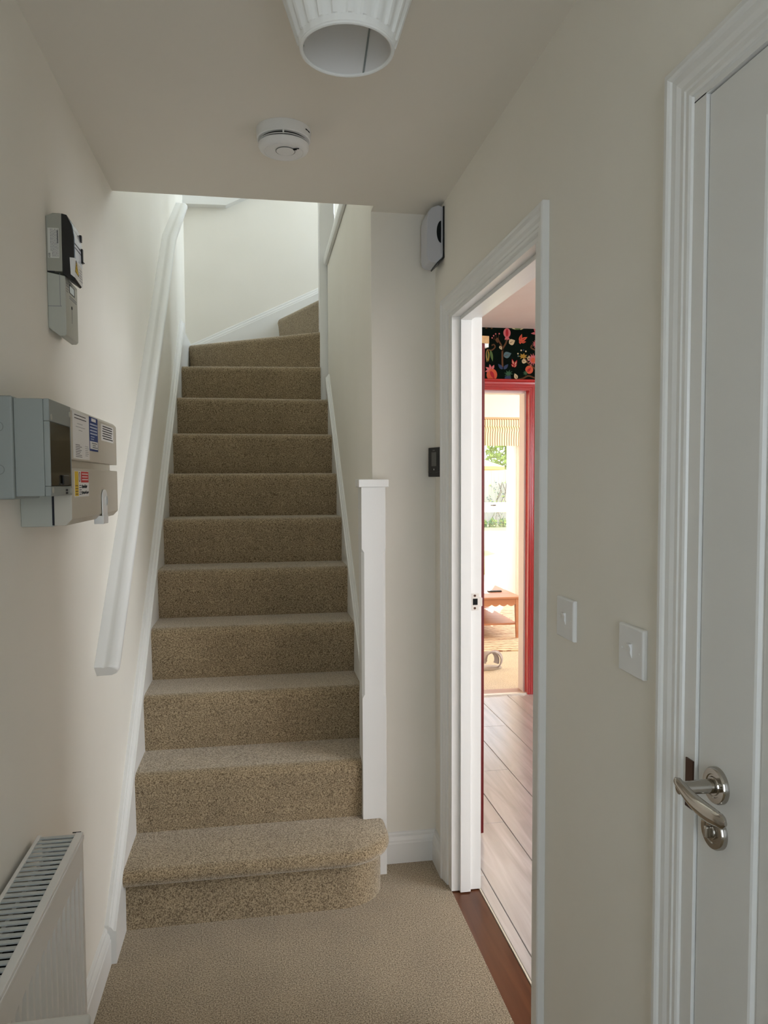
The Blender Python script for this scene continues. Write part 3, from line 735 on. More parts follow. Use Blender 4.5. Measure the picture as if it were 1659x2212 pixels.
for z0, z1, x_ in [(2.000, 2.016, mf - .002), (1.950, 1.984, mf)]:
    sub(MB().box((x_ - .001, myf - .008, z0), (x_ + .005, myf + .001, z1)).build('rib', BLACK, bevel=.001), em)
sub(MB().prism([(mf, 1.950), (mf + .008, 1.952), (mf, 1.957)], 1, myf - .008, myf + .001).build('rib_foot', BLACK), em)
stx = mf + .0016
sk = MB().add([(-.4205, my0 + .0001, 1.945), (stx, my0 + .0001, 1.944), (stx, my0 + .0001, 1.899), (-.4190, my0 + .0001, 1.907)], [(0, 1, 2, 3)])
sk.add([(stx, my0 + .0001, 1.944), (stx, myf + .0012, 1.938), (stx, myf + .0012, 1.893), (stx, my0 + .0001, 1.899)], [(0, 1, 2, 3)])
sub(sk.build('warning_sticker', PAPER), em)
ty = [(my0 + .012, 1.941), (my0 + .000, 1.9135), (my0 + .034, 1.9105)]
sub(MB().add([(stx + .0003, y_, z_) for y_, z_ in ty], [(0, 1, 2)]).build('warning_triangle', YELLOW), em)
sub(MB().tube([(stx + .0004, y_, z_) for y_, z_ in ty + ty[:1]], .0005, 5).tube([(stx + .0005, my0 + .0135, 1.932), (stx + .0005, my0 + .010, 1.923), (stx + .0005, my0 + .018, 1.922), (stx + .0005, my0 + .0135, 1.915)], .0005, 5).build('print', INK), em)
lines(em, stx + .0002, my0 + .040, myf - .002, 1.902, 1.932, 5, GINK, .0014, .3)
# spec label on the side of the meter (text runs up the case)
sub(box('sticker', (-.4665, my0 - .0005, 1.942), (-.4425, my0, 2.009), mat('grey_label', (.58, .57, .52), .5)), em)
text('ABB', .0062, INK, 'maker_mark', None, (-.4635, my0 - .0008, 1.9475), (0, 0, 1), (-1, 0, 0)); sub(bpy.data.objects['maker_mark'], em)
vb = MB()
for i in range(6):
    x_ = -.4605 + i * .003; z_ = 1.945 + (.012 if i == 0 else 0)
    while z_ < 2.005:
        l = .002 + random.random() * .006; vb.box((x_, my0 - .0008, z_), (x_ + .0011, my0 - .0004, min(z_ + l, 2.007))); z_ += l + .0012
sub(vb.build('print', GINK), em)
vb = MB()
for i in range(18): vb.box((-.4465, my0 - .0008, 1.975 + i * .0016), (-.4440, my0 - .0004, 1.9758 + i * .0016 + .0006 * (i % 2)))
sub(vb.build('print', INK), em)
sub(box('seal_gap', (XL + .0012, my0 - .0003, 1.9108), (-.4535, my0 + .002, 1.9128), INK), em)
# display of the lower case
dp = sub(box('display_bezel', (mx - .001, my0 + .034, 1.873), (mx + .0007, my0 + .083, 1.893), BLACK), em)
sub(box('display', (mx, my0 + .036, 1.8745), (mx + .0011, my0 + .073, 1.8895), mat('pale_lcd', (.62, .70, .70), .15, .6)), em)
lines(em, mx + .0001, my0 + .006, my0 + .028, 1.868, 1.892, 4, GINK, .0018, .3)
lines(em, mx + .0001, my0 + .034, my0 + .105, 1.859, 1.868, 2, GINK, .0024, .1)
sub(box('case_slot', (mx - .001, my0 + .052, 1.806), (mx + .0003, my0 + .0545, 1.842), GINK), em)
sub(MB().lathe([(0, 0), (.004, 0), (.004, .001), (.0022, .0012), (0, .0004)], (mx, my0 + .053, 1.842), 16, 0, False).build('seal_screw', CHAR), em)

# ---- smoke alarm on the ceiling
sa = thing('smoke_alarm', 'round white smoke alarm on the hall ceiling', 'smoke alarm', (.078, 2.10, HC))
c = (.078, 2.10, HC)
sub(MB().lathe([(0, 0), (.0745, 0), (.0755, -.004), (.074, -.014), (.0735, -.027), (.071, -.029), (0, -.029)], c, 56).build('mounting_base', WPLAST, smooth=True), sa)
sub(MB().lathe([(0, -.028), (.062, -.028), (.062, -.042), (0, -.042)], c, 48).build('vent_core', mat('grey_mesh', (.012, .011, .01), .8), smooth=True), sa)
sub(MB().lathe([(.056, -.0345), (.067, -.0345), (.067, -.0360), (.056, -.0360)], c, 48, caps=False).build('vent_ring', WPLAST, smooth=True), sa)
sub(MB().lathe([(0, -.041), (.0695, -.041), (.0695, -.046), (.066, -.053), (.060, -.0565), (.054, -.0575), (.0535, -.0568), (.0525, -.0568), (.052, -.0580), (0, -.0590)], c, 56).build('cover', WPLAST, smooth=True), sa)
cb_ = (c[0] + .004, c[1] - .010, c[2])
sub(MB().lathe([(.0253, -.0585), (.0268, -.0585), (.0268, -.0602), (.0253, -.0602)], cb_, 40, caps=False).build('button_groove', mat('groove_grey', (.16, .17, .16), .6)), sa)
sub(MB().lathe([(0, -.0585), (.025, -.0585), (.0252, -.0600), (.0242, -.0612), (0, -.0620)], cb_, 40).build('test_button', WPLAST, smooth=True), sa)
for i in range(2):
    q = MB().box((-.0085 + i * .001, -.0014, -.0008), (.0085 - i * .002, .0014, .0008)).build('sounder_slot', DARK)
    q.location = (c[0] + .032 - i * .004, c[1] - .030 + i * .0062, c[2] - .0600); q.rotation_euler = (0, 0, -.35); sub(q, sa)
for a in (-.62, -.45):
    q = MB().box((-.005, -.001, -.0012), (.005, .001, .0012)).build('base_slot', DARK)
    q.location = (c[0] + .0742 * math.cos(a), c[1] + .0742 * math.sin(a), c[2] - .013); q.rotation_euler = (0, 0, a + PI / 2); sub(q, sa)
for a in (-PI / 2 - .05, .4, 2.2):
    q = MB().box((-.002, -.002, -.005), (.002, .002, .005)).build('vent_rib', WPLAST)
    q.location = (c[0] + .0675 * math.cos(a), c[1] + .0675 * math.sin(a), c[2] - .033); q.rotation_euler = (0, 0, a); sub(q, sa)

# ---- pendant lamp
pl = thing('pendant_lamp', 'white pleated tapered pendant lampshade hanging from the hall ceiling', 'lamp', (.148, 1.215, HC))
c = (.148, 1.215, 0)
zb_, zt_ = 2.125, 2.30; rb_, rt_ = .0735, .132
N = 132; rings = []
for t in [0, .06, .065, .2, .4, .6, .8, .94, .945, 1]:
    z_ = zb_ + (zt_ - zb_) * t; r_ = rb_ + (rt_ - rb_) * t; rings.append([])
    for k in range(N):
        a = 2 * PI * k / N; pk = (k % 6); am = [0, 1, 1, .9, .2, 0][pk] * .0036 if .062 < t < .942 else .0015
        rings[-1].append((c[0] + (r_ + am) * math.cos(a), c[1] + (r_ + am) * math.sin(a), z_))
sh = sub(MB().loft(rings, False).build('shade', SHADE, smooth=True), pl)
rin = [[(c[0] + (rb_ - .0018 + (rt_ - rb_) * t) * math.cos(2 * PI * k / 48), c[1] + (rb_ - .0018 + (rt_ - rb_) * t) * math.sin(2 * PI * k / 48), zb_ + (zt_ - zb_) * t) for k in range(48)] for t in (0, .5, 1)]
sub(MB().loft(rin, False).build('shade_lining', SHADEIN, smooth=True), pl)
def hoop(r_, z_, w, name, m): 
    pts = [(c[0] + r_ * math.cos(2 * PI * k / 48), c[1] + r_ * math.sin(2 * PI * k / 48), z_) for k in range(49)]
    return sub(MB().tube(pts, w, 8).build(name, m, smooth=True), pl)
hoop(rb_, zb_, .0032, 'bottom_trim', SHADE); hoop(rt_, zt_, .0032, 'top_trim', SHADE)
for a in (-1.02, 1.05, 3.14):
    sub(MB().tube([(c[0] + (rb_ - .003) * math.cos(a), c[1] + (rb_ - .003) * math.sin(a), zb_), (c[0] + (rt_ - .003) * math.cos(a), c[1] + (rt_ - .003) * math.sin(a), zt_)], .0018, 6).build('frame_wire', GPLAST), pl)
    sub(MB().tube([(c[0] + (rt_ - .004) * math.cos(a), c[1] + (rt_ - .004) * math.sin(a), zt_ - .004), (c[0] + .02 * math.cos(a), c[1] + .02 * math.sin(a), zt_ - .02)], .0014, 6).build('gimbal_arm', GPLAST), pl)
sub(MB().lathe([(.0, zt_ - .075), (.017, zt_ - .075), (.019, zt_ - .06), (.021, zt_ - .02), (.014, zt_ + .0), (.005, zt_ + .02), (0, zt_ + .02)], (c[0], c[1], 0), 24).build('lamp_holder', WPLAST, smooth=True), pl)
sub(MB().tube([(c[0], c[1], zt_ + .015), (c[0], c[1], HC - .02)], .003, 8).build('flex', WPLAST), pl)
sub(MB().lathe([(0, HC - .026), (.012, HC - .026), (.034, HC - .016), (.038, HC), (0, HC)], (c[0], c[1], 0), 28).build('ceiling_rose', WPLAST, smooth=True), pl)

# ---- two light switches
for y_, z_, lab in [(1.466, 1.139, 'white single light switch beside the open doorway architrave'), (1.185, 1.134, 'white single light switch next to the closed white door')]:
    ls = thing('light_switch', lab, 'light switch', (XR, y_, z_), 'light switches on the right wall')
    h_ = .043
    rings = []
    for u, t in [(0, 0), (0, .0065), (.0015, .0088), (.005, .0098), (.018, .0085), (.030, .0088)]:
        rings.append([(XR - t, y_ - h_ + u, z_ - h_ + u), (XR - t, y_ + h_ - u, z_ - h_ + u), (XR - t, y_ + h_ - u, z_ + h_ - u), (XR - t, y_ - h_ + u, z_ + h_ - u)])
    sub(MB().loft(rings).build('face_plate', WPLAST, bevel=.0012), ls)
    rk = MB().prism([(XR - .008, z_ - .0125), (XR - .0095, z_ - .0125), (XR - .0125, z_ - .003), (XR - .0118, z_ + .004), (XR - .0155, z_ + .0125), (XR - .008, z_ + .0125)], 1, y_ - .0055, y_ + .0055)
    sub(rk.build('rocker', WPLAST, bevel=.0008), ls)
    for s_ in (-1, 1):
        sub(MB().lathe([(0, 0), (.0026, 0), (.0024, -.0009), (0, -.0007)], (XR - .0088, y_ + s_ * .030, z_), 14, 0, False).build('screw_cap', WPLAST), ls)

# ---- alarm sounder in the corner above the doorway
al = thing('alarm_box', 'pale grey alarm box with a black half-round opening high on the right wall corner', 'alarm', (XR, 2.58, 2.19))
ay0, ay1 = 2.532, 2.632
pf = [(XR - .004, 2.382), (XR - .022, 2.388), (XR - .046, 2.378), (XR - .058, 2.362), (XR - .062, 2.340), (XR - .062, 2.215), (XR - .058, 2.200), (XR - .048, 2.192), (XR - .026, 2.190), (XR - .004, 2.212)]
ALM = mat('cool_grey_plastic', (.50, .51, .55), .4, .4)
sub(MB().prism(pf, 1, ay0, ay1).build('housing', ALM, bevel=.004, seg=3), al)
bk = [(XR, 2.384), (XR - .004, 2.384), (XR - .004, 2.211), (XR - .026, 2.189), (XR - .023, 2.187), (XR, 2.209)]
sub(MB().prism(bk, 1, ay0 - .0015, ay1).build('back_plate', BLACK), al)
hd = [(XR - .012, 2.3335)] + [(XR - .012 - .0155 * math.sin(PI * k / 18), 2.296 + .0375 * math.cos(PI * k / 18)) for k in range(1, 18)] + [(XR - .012, 2.2585)]
sub(MB().prism(hd, 1, ay0 - .0015, ay0 + .01).build('sounder_opening', DARK), al)
sub(MB().box((XR - .0122, ay0 - .0006, 2.222), (XR - .0114, ay0 + .001, 2.375)).build('cover_seam', GINK), al)

# ---- thermostat
P1, P2 = Vector((.606, 2.62, 0)), Vector((.634, 2.54, 0))
tm = thing('thermostat', 'black wall thermostat with a grey screen in the corner beside the doorway', 'thermostat', (XR, 2.58, 1.447))
e1 = (P2 - P1).normalized(); e2 = Vector((-e1.y, e1.x, 0))
if e2.x < 0: e2 = -e2           # towards the wall
def tbox(name, u0, u1, d0, d1, z0, z1, m, bevel=0):
    rg_ = lambda z: [tuple(P1 + e1 * u + e2 * dd + Vector((0, 0, z))) for u, dd in ((u0, d0), (u1, d0), (u1, d1), (u0, d1))]
    return sub(MB().loft([rg_(z0), rg_(z1)]).build(name, m, bevel=bevel), tm)
wd = (P2 - P1).length
tbox('case', 0, wd, 0, .018, 1.448, 1.553, mat('thermostat_case', (.011, .011, .010), .45, .3), .002)
sub(MB().box((XR - .022, 2.575, 1.46), (XR, 2.635, 1.54)).build('wall_plate', BLACK), tm)
tbox('side_trim', wd - .0045, wd + .0006, -.0005, .018, 1.4475, 1.5535, BLACK)
tbox('screen', wd * .27, wd * .64, -.0006, .002, 1.486, 1.536, mat('grey_screen', (.075, .075, .065), .3, .5))
tbox('maker_mark', wd * .36, wd * .52, -.0005, .001, 1.5405, 1.545, mat('dim_print', (.08, .08, .075), .5))
tbox('indicator', wd * .44, wd * .475, -.0006, .001, 1.4715, 1.477, PAPER)
cv = MB(); pts = []
for k in range(13):
    t = k / 12; pts.append(tuple(P1 + e1 * wd * t * .95 + e2 * -.0004 + Vector((0, 0, 1.466 - .0045 * math.sin(PI * t) ** 2))))
sub(cv.tube(pts, .0007, 5).build('cover_joint', BLACK), tm)

# ================================================================= DINING ROOM / SITTING ROOM
# hook rack over the red door, and a cloth hung on it
dirv = ax; nrm = nm
hk = thing('door_hook', 'wooden over-door hook block on top of the red door', 'hook', tuple(free + Vector((0, 0, 1.97))))
def obox(name, base, u0, u1, n0, n1, z0, z1, m, parent, bevel=0):
    rg_ = lambda z: [tuple(base - dirv * u + nrm * n + Vector((0, 0, z))) for u, n in ((u0, n0), (u1, n0), (u1, n1), (u0, n1))]
    return sub(MB().loft([rg_(z0), rg_(z1)]).build(name, m, bevel=bevel), parent)
PINE = wood('pale_pine', (.40, .22, .08), (.50, .30, .12), .5, 1, 20)
obox('block', free, .003, .30, -.040, .020, 1.970, 1.999, PINE, hk, .001)
obox('back_plate', free, .004, .29, -.040, -.036, 1.90, 1.972, PINE, hk)
obox('hanger_plate', free, .004, .03, .0003, .018, 1.956, 1.9698, WPLAST, hk)
tw = thing('hanging_cloth', 'mustard yellow cloth hanging down the red door', 'cloth', tuple(free + Vector((0, 0, 1.06))))
cl = MB(); rows = []
for z_ in [1.06, 1.09, 1.14, 1.19, 1.24, 1.27]:
    rows.append([tuple(free - dirv * (.004 + .03 * i) + nrm * (.0035 + .002 * math.sin(i * 1.8 + z_ * 9)) + Vector((0, 0, z_))) for i in range(8)] + [tuple(free - dirv * (.004 + .03 * i) + nrm * .0008 + Vector((0, 0, z_))) for i in range(7, -1, -1)])
sub(cl.loft(rows).build('cloth', mat('mustard_cloth', (.38, .27, .03), .9, .1, noise=(60, (.46, .35, .06)))), tw)
hm_ = sub(MB().tube([tuple(free - dirv * .02 + nrm * .004 + Vector((0, 0, 1.268))), tuple(free - dirv * .02 + nrm * .006 + Vector((0, 0, 1.962)))], .0006, 5).build('hanging_loop', mat('red_cord', (.3, .02, .02), .8)), tw)

# ---- wallpaper motifs (flat print, one piece each), laid out in (x, z) on the far wall
WY = DY1 - .0004
PAL = {k: mat('print_' + k, v, .7, .2) for k, v in dict(rose=(.60, .15, .16), red=(.42, .02, .03), coral=(.62, .11, .05), ochre=(.48, .32, .12), cream=(.62, .50, .30), brown=(.13, .055, .022), teal=(.10, .17, .19), navy=(.035, .055, .12), leaf=(.10, .16, .05), pine=(.045, .12, .06), mustard=(.42, .25, .04)).items()}
def W_(u, v):  # crop fraction on the visible strip of wallpaper -> wall metres
    return (1.448 + u * .384, 2.432 - v * .336)
def motif(name, shapes):
    """shapes: (colour, polygon in wall metres); stacked a hair apart"""
    cols_ = []; mb = MB()
    for i, (cname, poly) in enumerate(shapes):
        if cname not in cols_: cols_.append(cname)
        n = len(poly); y_ = WY - .00025 * (i + 1)
        cxm = sum(p[0] for p in poly) / n; czm = sum(p[1] for p in poly) / n
        mb.add([(x, y_, z) for x, z in poly] + [(cxm, y_, czm)], [(k, (k + 1) % n, n) for k in range(n)], cols_.index(cname))
    return mb.build(name, [PAL[c_] for c_ in cols_], wp)
def ell(cx, cz, rx_, rz_, rot=0, n=20, petals=0, amp=0):
    o = []
    for k in range(n):
        a = 2 * PI * k / n; q = 1 + (amp * (1 if k % 2 else -1) if petals else 0)
        x, z = rx_ * q * math.cos(a), rz_ * q * math.sin(a)
        o.append((cx + x * math.cos(rot) - z * math.sin(rot), cz + x * math.sin(rot) + z * math.cos(rot)))
    return o
def leafp(cx, cz, l, w, rot, n=9):
    top = [(l * (k / n - .5), w * math.sin(PI * (k / n) ** .75)) for k in range(n + 1)]
    bot = [(l * (k / n - .5), -w * math.sin(PI * (k / n) ** .75)) for k in range(n - 1, 0, -1)]
    return [(cx + x * math.cos(rot) - z * math.sin(rot), cz + x * math.sin(rot) + z * math.cos(rot)) for x, z in top + bot]
def stemp(pts, w):
    out = []; L_ = [Vector((*p, 0)) for p in pts]; sm_ = []
    for i in range(len(L_) - 1):
        p0, p1, p2, p3 = L_[max(i - 1, 0)], L_[i], L_[i + 1], L_[min(i + 2, len(L_) - 1)]
        for k in range(5):
            t = k / 5; sm_.append(.5 * ((2 * p1) + (p2 - p0) * t + (2 * p0 - 5 * p1 + 4 * p2 - p3) * t * t + (3 * p1 - p0 - 3 * p2 + p3) * t ** 3))
    sm_.append(L_[-1]); l, r = [], []
    for i, p in enumerate(sm_):
        d_ = (sm_[min(i + 1, len(sm_) - 1)] - sm_[max(i - 1, 0)]).normalized(); nn = Vector((-d_.y, d_.x, 0)) * w
        l.append((p + nn)[:2]); r.append((p - nn)[:2])
    return l, r
def stem(name, pts, w, col='brown'):
    l, r = stemp([W_(*p) for p in pts], w); n = len(l)
    mb = MB().add([(x, WY - .0002, z) for x, z in l] + [(x, WY - .0002, z) for x, z in r], [(i, i + 1, n + i + 1, n + i) for i in range(n - 1)])
    return mb.build(name, PAL[col], wp)
def burst(u, v, r_, col, c2, n=14, half=0):
    cx, cz = W_(u, v); s_ = [(col, ell(cx, cz, r_, r_, half, n * 2, 1, .32)), (c2, ell(cx, cz - r_ * .15, r_ * .5, r_ * .5))]
    return s_
stem('print_stem', [(.335, .76), (.33, .6), (.335, .42), (.39, .30), (.42, .20)], .0055)
stem('print_stem', [(.34, .45), (.31, .34), (.26, .25), (.24, .20)], .005)
stem('print_stem', [(.99, .90), (.93, .96), (.80, .92), (.70, .97), (.62, .99)], .005)
stem('print_stem', [(.95, .95), (.93, .80), (.84, .72), (.76, .64), (.72, .57)], .0052)
stem('print_stem', [(1.0, .57), (.97, .46), (.90, .41), (.84, .37), (.86, .32)], .0045)
stem('print_stem', [(.06, .43), (.14, .44), (.20, .38), (.18, .33), (.14, .35)], .004)
x, z = W_(.41, .10)
motif('print_pomegranate', [('rose', ell(x, z, .0245, .030)), ('red', ell(x, z, .010, .024)), ('rose', leafp(x - .008, z - .036, .026, .006, -2.1)), ('rose', leafp(x + .010, z - .036, .026, .006, -1.0)), ('rose', leafp(x + .001, z - .038, .022, .006, -1.57))])
x, z = W_(.24, .24)
motif('print_blossom', [('brown', leafp(x, z - .004, .034, .012, -1.4))] + [('brown', [(x + dx * .6 - .0008, z), (x + dx - .001, z + dz), (x + dx + .001, z + dz), (x + dx * .6 + .0008, z)]) for dx, dz in ((-.034, .012), (-.026, .024), (-.010, .036), (.010, .036))] + [('rose', ell(x + dx, z + dz, .0048, .0048, 0, 10)) for dx, dz in ((-.036, .012), (-.026, .026), (-.012, .038), (.012, .040))])
for u, v, l, w_, ro, col in [(.50, .27, .046, .020, .45, 'cream'), (.30, .39, .030, .009, -1.0, 'cream'), (.72, .64, .036, .015, -.2, 'cream'), (.80, .57, .032, .0095, 1.25, 'cream'), (.57, .93, .040, .013, 2.0, 'cream'), (.97, .39, .030, .014, .2, 'cream'), (.42, .52, .056, .021, .35, 'teal')]:
    x, z = W_(u, v); motif('print_leaf', [(col, leafp(x, z, l, w_, ro)), ('brown', leafp(x - l * .12 * math.cos(ro), z - l * .12 * math.sin(ro), l * .7, .0018, ro))])
for u, v, cols_, s_, ro in [(.68, .22, ('coral', 'red'), 1.0, .35), (.54, .69, ('red', 'cream'), .85, 1.0)]:
    x, z = W_(u, v); sh_ = []
    for (dx, dz, l, w_, a) in [(-.010, .012, .052, .010, 1.25), (.012, .004, .054, .011, .5), (-.014, -.014, .030, .008, 1.7), (.010, -.016, .034, .008, .15)]:
        sh_.append((cols_[0], leafp(x + dx * s_, z + dz * s_, l * s_, w_ * s_, a + ro - .35))); sh_.append((cols_[1], leafp(x + dx * s_, z + dz * s_, l * .6 * s_, w_ * .35 * s_, a + ro - .35)))
    motif('print_butterfly', sh_)
x, z = W_(.13, .90)
motif('print_pomegranate', [('coral', ell(x + .006, z - .004, .036, .040)), ('red', leafp(x + .010, z - .006, .060, .012, -1.1)), ('rose', leafp(x - .006, z + .048, .034, .008, 1.8)), ('rose', leafp(x - .022, z + .036, .034, .008, 2.6)), ('rose', leafp(x + .014, z + .046, .032, .008, 1.1)), ('rose', leafp(x - .026, z + .020, .030, .007, 3.5))])
x, z = W_(.81, .80)
motif('print_pomegranate', [('coral', ell(x, z, .027, .027)), ('red', leafp(x, z, .036, .009, .8)), ('rose', leafp(x + .012, z + .030, .016, .004, 1.5)), ('pine', ell(x - .026, z - .022, .014, .014, .3, 16, 1, .4))])
x, z = W_(.43, .96)
motif('print_berry', [('navy', ell(x, z - .004, .022, .018)), ('pine', ell(x + .004, z + .026, .024, .018, .2, 16, 1, .4)), ('cream', leafp(x - .02, z - .016, .012, .002, 1.3))])
motif('print_flower', burst(.88, .60, .032, 'rose', 'coral')); motif('print_flower', burst(.93, .30, .021, 'rose', 'rose', 11))
x, z = W_(.70, .53)
motif('print_crown_flower', [('mustard', ell(x, z - .004, .024, .016, 0, 14, 1, .35))] + [(cn, ell(x + dx, z + dz, .0052, .0052, 0, 10)) for cn, dx, dz in (('cream', -.036, .012), ('cream', -.014, .034), ('navy', .002, .036), ('cream', .018, .028), ('teal', -.034, -.004))])
for dx, ro in ((-.020, -1.5), (.004, -1.35)):
    x, z = W_(.13, .55); motif('print_pea_pod', [('mustard' if dx < 0 else 'leaf', leafp(x + dx, z, .075, .0095, ro)), ('leaf', leafp(x + dx, z, .05, .004, ro))])
x, z = W_(.05, .55); motif('print_pea_pod', [('ochre', leafp(x + .004, z, .085, .008, -1.6))])
for s_ in (-1, 1):
    x, z = W_(.345 + s_ * .05, .75); motif('print_leaf', [('navy', leafp(x, z, .046, .011, PI / 2 - s_ * .75))])
x, z = W_(.95, .09); motif('print_star_flower', [('rose', leafp(x + .022 * math.cos(a), z + .02 * math.sin(a), .044, .008, a)) for a in (2.2, 3.2, 4.9, .2)])
x, z = W_(.60, .015); motif('print_leaf', [('leaf', leafp(x, z + .002, .09, .009, 0)), ('cream', leafp(x - .028, z + .001, .03, .004, -.4)), ('cream', leafp(x + .03, z + .001, .03, .004, .4))])
for u in (.045, .14):
    x, z = W_(u, .015); motif('print_bud', [('brown', ell(x, z, .007, .006, 0, 10))])

# the print carries on over the rest of the wall: one joined part
TW, THh = .384, .336
allm = [o for o in wp.children if o.name.startswith('print_')]
tiles = [(i, j) for i in range(1, 5) for j in range(0, 8)] + [(-1, 0), (-2, 0)]
mb = MB(); pnames = list(PAL.values())
for i, j in tiles:
    dx = i * TW; dz = -j * THh + (THh * .5 if i % 2 else 0)
    for o in allm:
        vs = [(v.co.x + dx, v.co.y, v.co.z + dz) for v in o.data.vertices]
        x0_, x1_ = min(v[0] for v in vs), max(v[0] for v in vs); z0_, z1_ = min(v[2] for v in vs), max(v[2] for v in vs)
        if x0_ < .76 or x1_ > DX1 - .01 or z0_ < .02 or z1_ > DH - .005: continue
        if i > 0 and x0_ < RX1 + .075: continue
        if i < 0 and (z0_ < RZ + .075 or x1_ > 1.445): continue
        off = len(mb.v); mb.v += vs
        for p_ in o.data.polygons:
            mb.f.append(tuple(k + off for k in p_.vertices)); mb.m.append(pnames.index(o.data.materials[p_.material_index]))
pr_ = mb.build('wallpaper_print', pnames, wp); pr_['kind'] = 'stuff'

# ---- coffee table
ct = thing('coffee_table', 'peach wooden coffee table with a scalloped apron and lower shelf standing on the rug', 'table', (1.95, 6.95, 0))
PEACH = wood('peach_wood', (.42, .18, .10), (.50, .25, .15), .4, 0, 6)
tx0, tx1, ty0, ty1, tz = 1.40, 2.318, 6.30, 7.35, .392
sub(box('table_top', (tx0, ty0, tz - .018), (tx1, ty1, tz), PEACH, bevel=.003), ct)
for x_ in (tx0 + .012, tx1 - .052):
    for y_ in (ty0 + .012, ty1 - .052):
        xo = .010 if x_ < 1.8 else -.0
        lg = MB().loft([[(x_ + .012, y_ + .012, .0125), (x_ + .034, y_ + .012, .0125), (x_ + .034, y_ + .034, .0125), (x_ + .012, y_ + .034, .0125)], [(x_, y_, tz - .018), (x_ + .040, y_, tz - .018), (x_ + .040, y_ + .040, tz - .018), (x_, y_ + .040, tz - .018)]])
        sub(lg.build('leg', PEACH, bevel=.002), ct)
def scallop(n, l):
    p = [(0, 0)]; 
    out = []
    for k in range(n):
        for j in range(8):
            t = j / 8; out.append((l * (k + t) / n, -.050 - .018 * math.sin(PI * t)))
    out.append((l, -.050))
    return [(0, 0)] + out + [(l, 0)]
ap = [(tx0 + .052 + u, tz - .018 + v) for u, v in scallop(11, tx1 - tx0 - .104)]
for y_ in (ty0 + .016, ty1 - .034): sub(MB().prism(ap, 1, y_, y_ + .018).build('apron', PEACH), ct)
ap2 = [(ty0 + .052 + u, tz - .018 + v) for u, v in scallop(12, ty1 - ty0 - .104)]
for x_ in (tx0 + .016, tx1 - .034): sub(MB().prism(ap2, 0, x_, x_ + .018).build('apron', PEACH), ct)
sub(box('shelf', (tx0 + .03, ty0 + .03, .135), (tx1 - .03, ty1 - .03, .150), PEACH, bevel=.002), ct)
# remote control
rm = thing('remote_control', 'dark slim remote control lying on the coffee table', 'remote', (2.17, 6.62, tz))
sub(MB().box((2.105, 6.60, tz), (2.235, 6.645, tz + .013)).build('body', CHAR, bevel=.003), rm)
for i in range(5): sub(MB().lathe([(0, 0), (.005, 0), (.005, .0012), (0, .0015)], (2.125 + i * .022, 6.622, tz + .013), 12).build('button', GPLAST), rm)
# boxed radio clock on the shelf
ck = thing('clock_radio', 'cream clock box with red 88 digits on a dark front, on the table shelf', 'clock', (1.80, 6.55, .15))
CKM = mat('cream_plastic', (.80, .72, .50), .4)
sub(box('case', (1.70, 6.445, .150), (1.925, 6.62, .258), CKM, bevel=.003), ck)
sub(box('front', (1.703, 6.442, .195), (1.921, 6.447, .248), CHAR), ck)
sub(box('speaker_band', (1.703, 6.442, .156), (1.921, 6.447, .186), CHAR), ck)
text('88:88', .056, mat('red_digits', (.75, .03, .04), .4), 'digits', None, (1.845, 6.4412, .2215), (1, 0, 0), (0, 0, 1)); sub(bpy.data.objects['digits'], ck)
for i in range(4): sub(box('button', (1.86 + i * .014, 6.440, .167), (1.87 + i * .014, 6.443, .175), PAPER), ck)
sub(box('snooze_bar', (1.76, 6.50, .258), (1.87, 6.54, .265), CHAR, bevel=.002), ck)
# ---- rug
rgm = bpy.data.materials.new('patterned_rug'); rgm.use_nodes = True
nt = rgm.node_tree; b = nt.nodes['Principled BSDF']; b.inputs['Roughness'].default_value = 1; b.inputs['Specular IOR Level'].default_value = .05
tc = nt.nodes.new('ShaderNodeTexCoord'); mp = nt.nodes.new('ShaderNodeMapping'); mp.inputs['Rotation'].default_value = (0, 0, PI / 4); mp.inputs['Scale'].default_value = (5, 5, 5)
ck_ = nt.nodes.new('ShaderNodeTexWave'); ck_.wave_type = 'RINGS'; ck_.rings_direction = 'SPHERICAL'; ck_.inputs['Scale'].default_value = .9; ck_.inputs['Distortion'].default_value = 2.5; ck_.inputs['Detail'].default_value = 3; ck_.inputs['Detail Scale'].default_value = 4
r = nt.nodes.new('ShaderNodeValToRGB'); r.color_ramp.interpolation = 'LINEAR'
r.color_ramp.elements[0].position = .08; r.color_ramp.elements[0].color = (.36, .20, .14, 1); r.color_ramp.elements[1].position = .3; r.color_ramp.elements[1].color = (.74, .62, .46, 1)
nt.links.new(tc.outputs['Object'], mp.inputs[0]); nt.links.new(mp.outputs[0], ck_.inputs[0]); nt.links.new(ck_.outputs['Fac'], r.inputs[0]); nt.links.new(r.outputs[0], b.inputs['Base Color'])
ru = tag(MB().box((1.0, 5.88, .0), (2.75, 7.75, .012)).build('rug', rgm, bevel=.003), 'cream and peach patterned rug under the coffee table', 'rug')
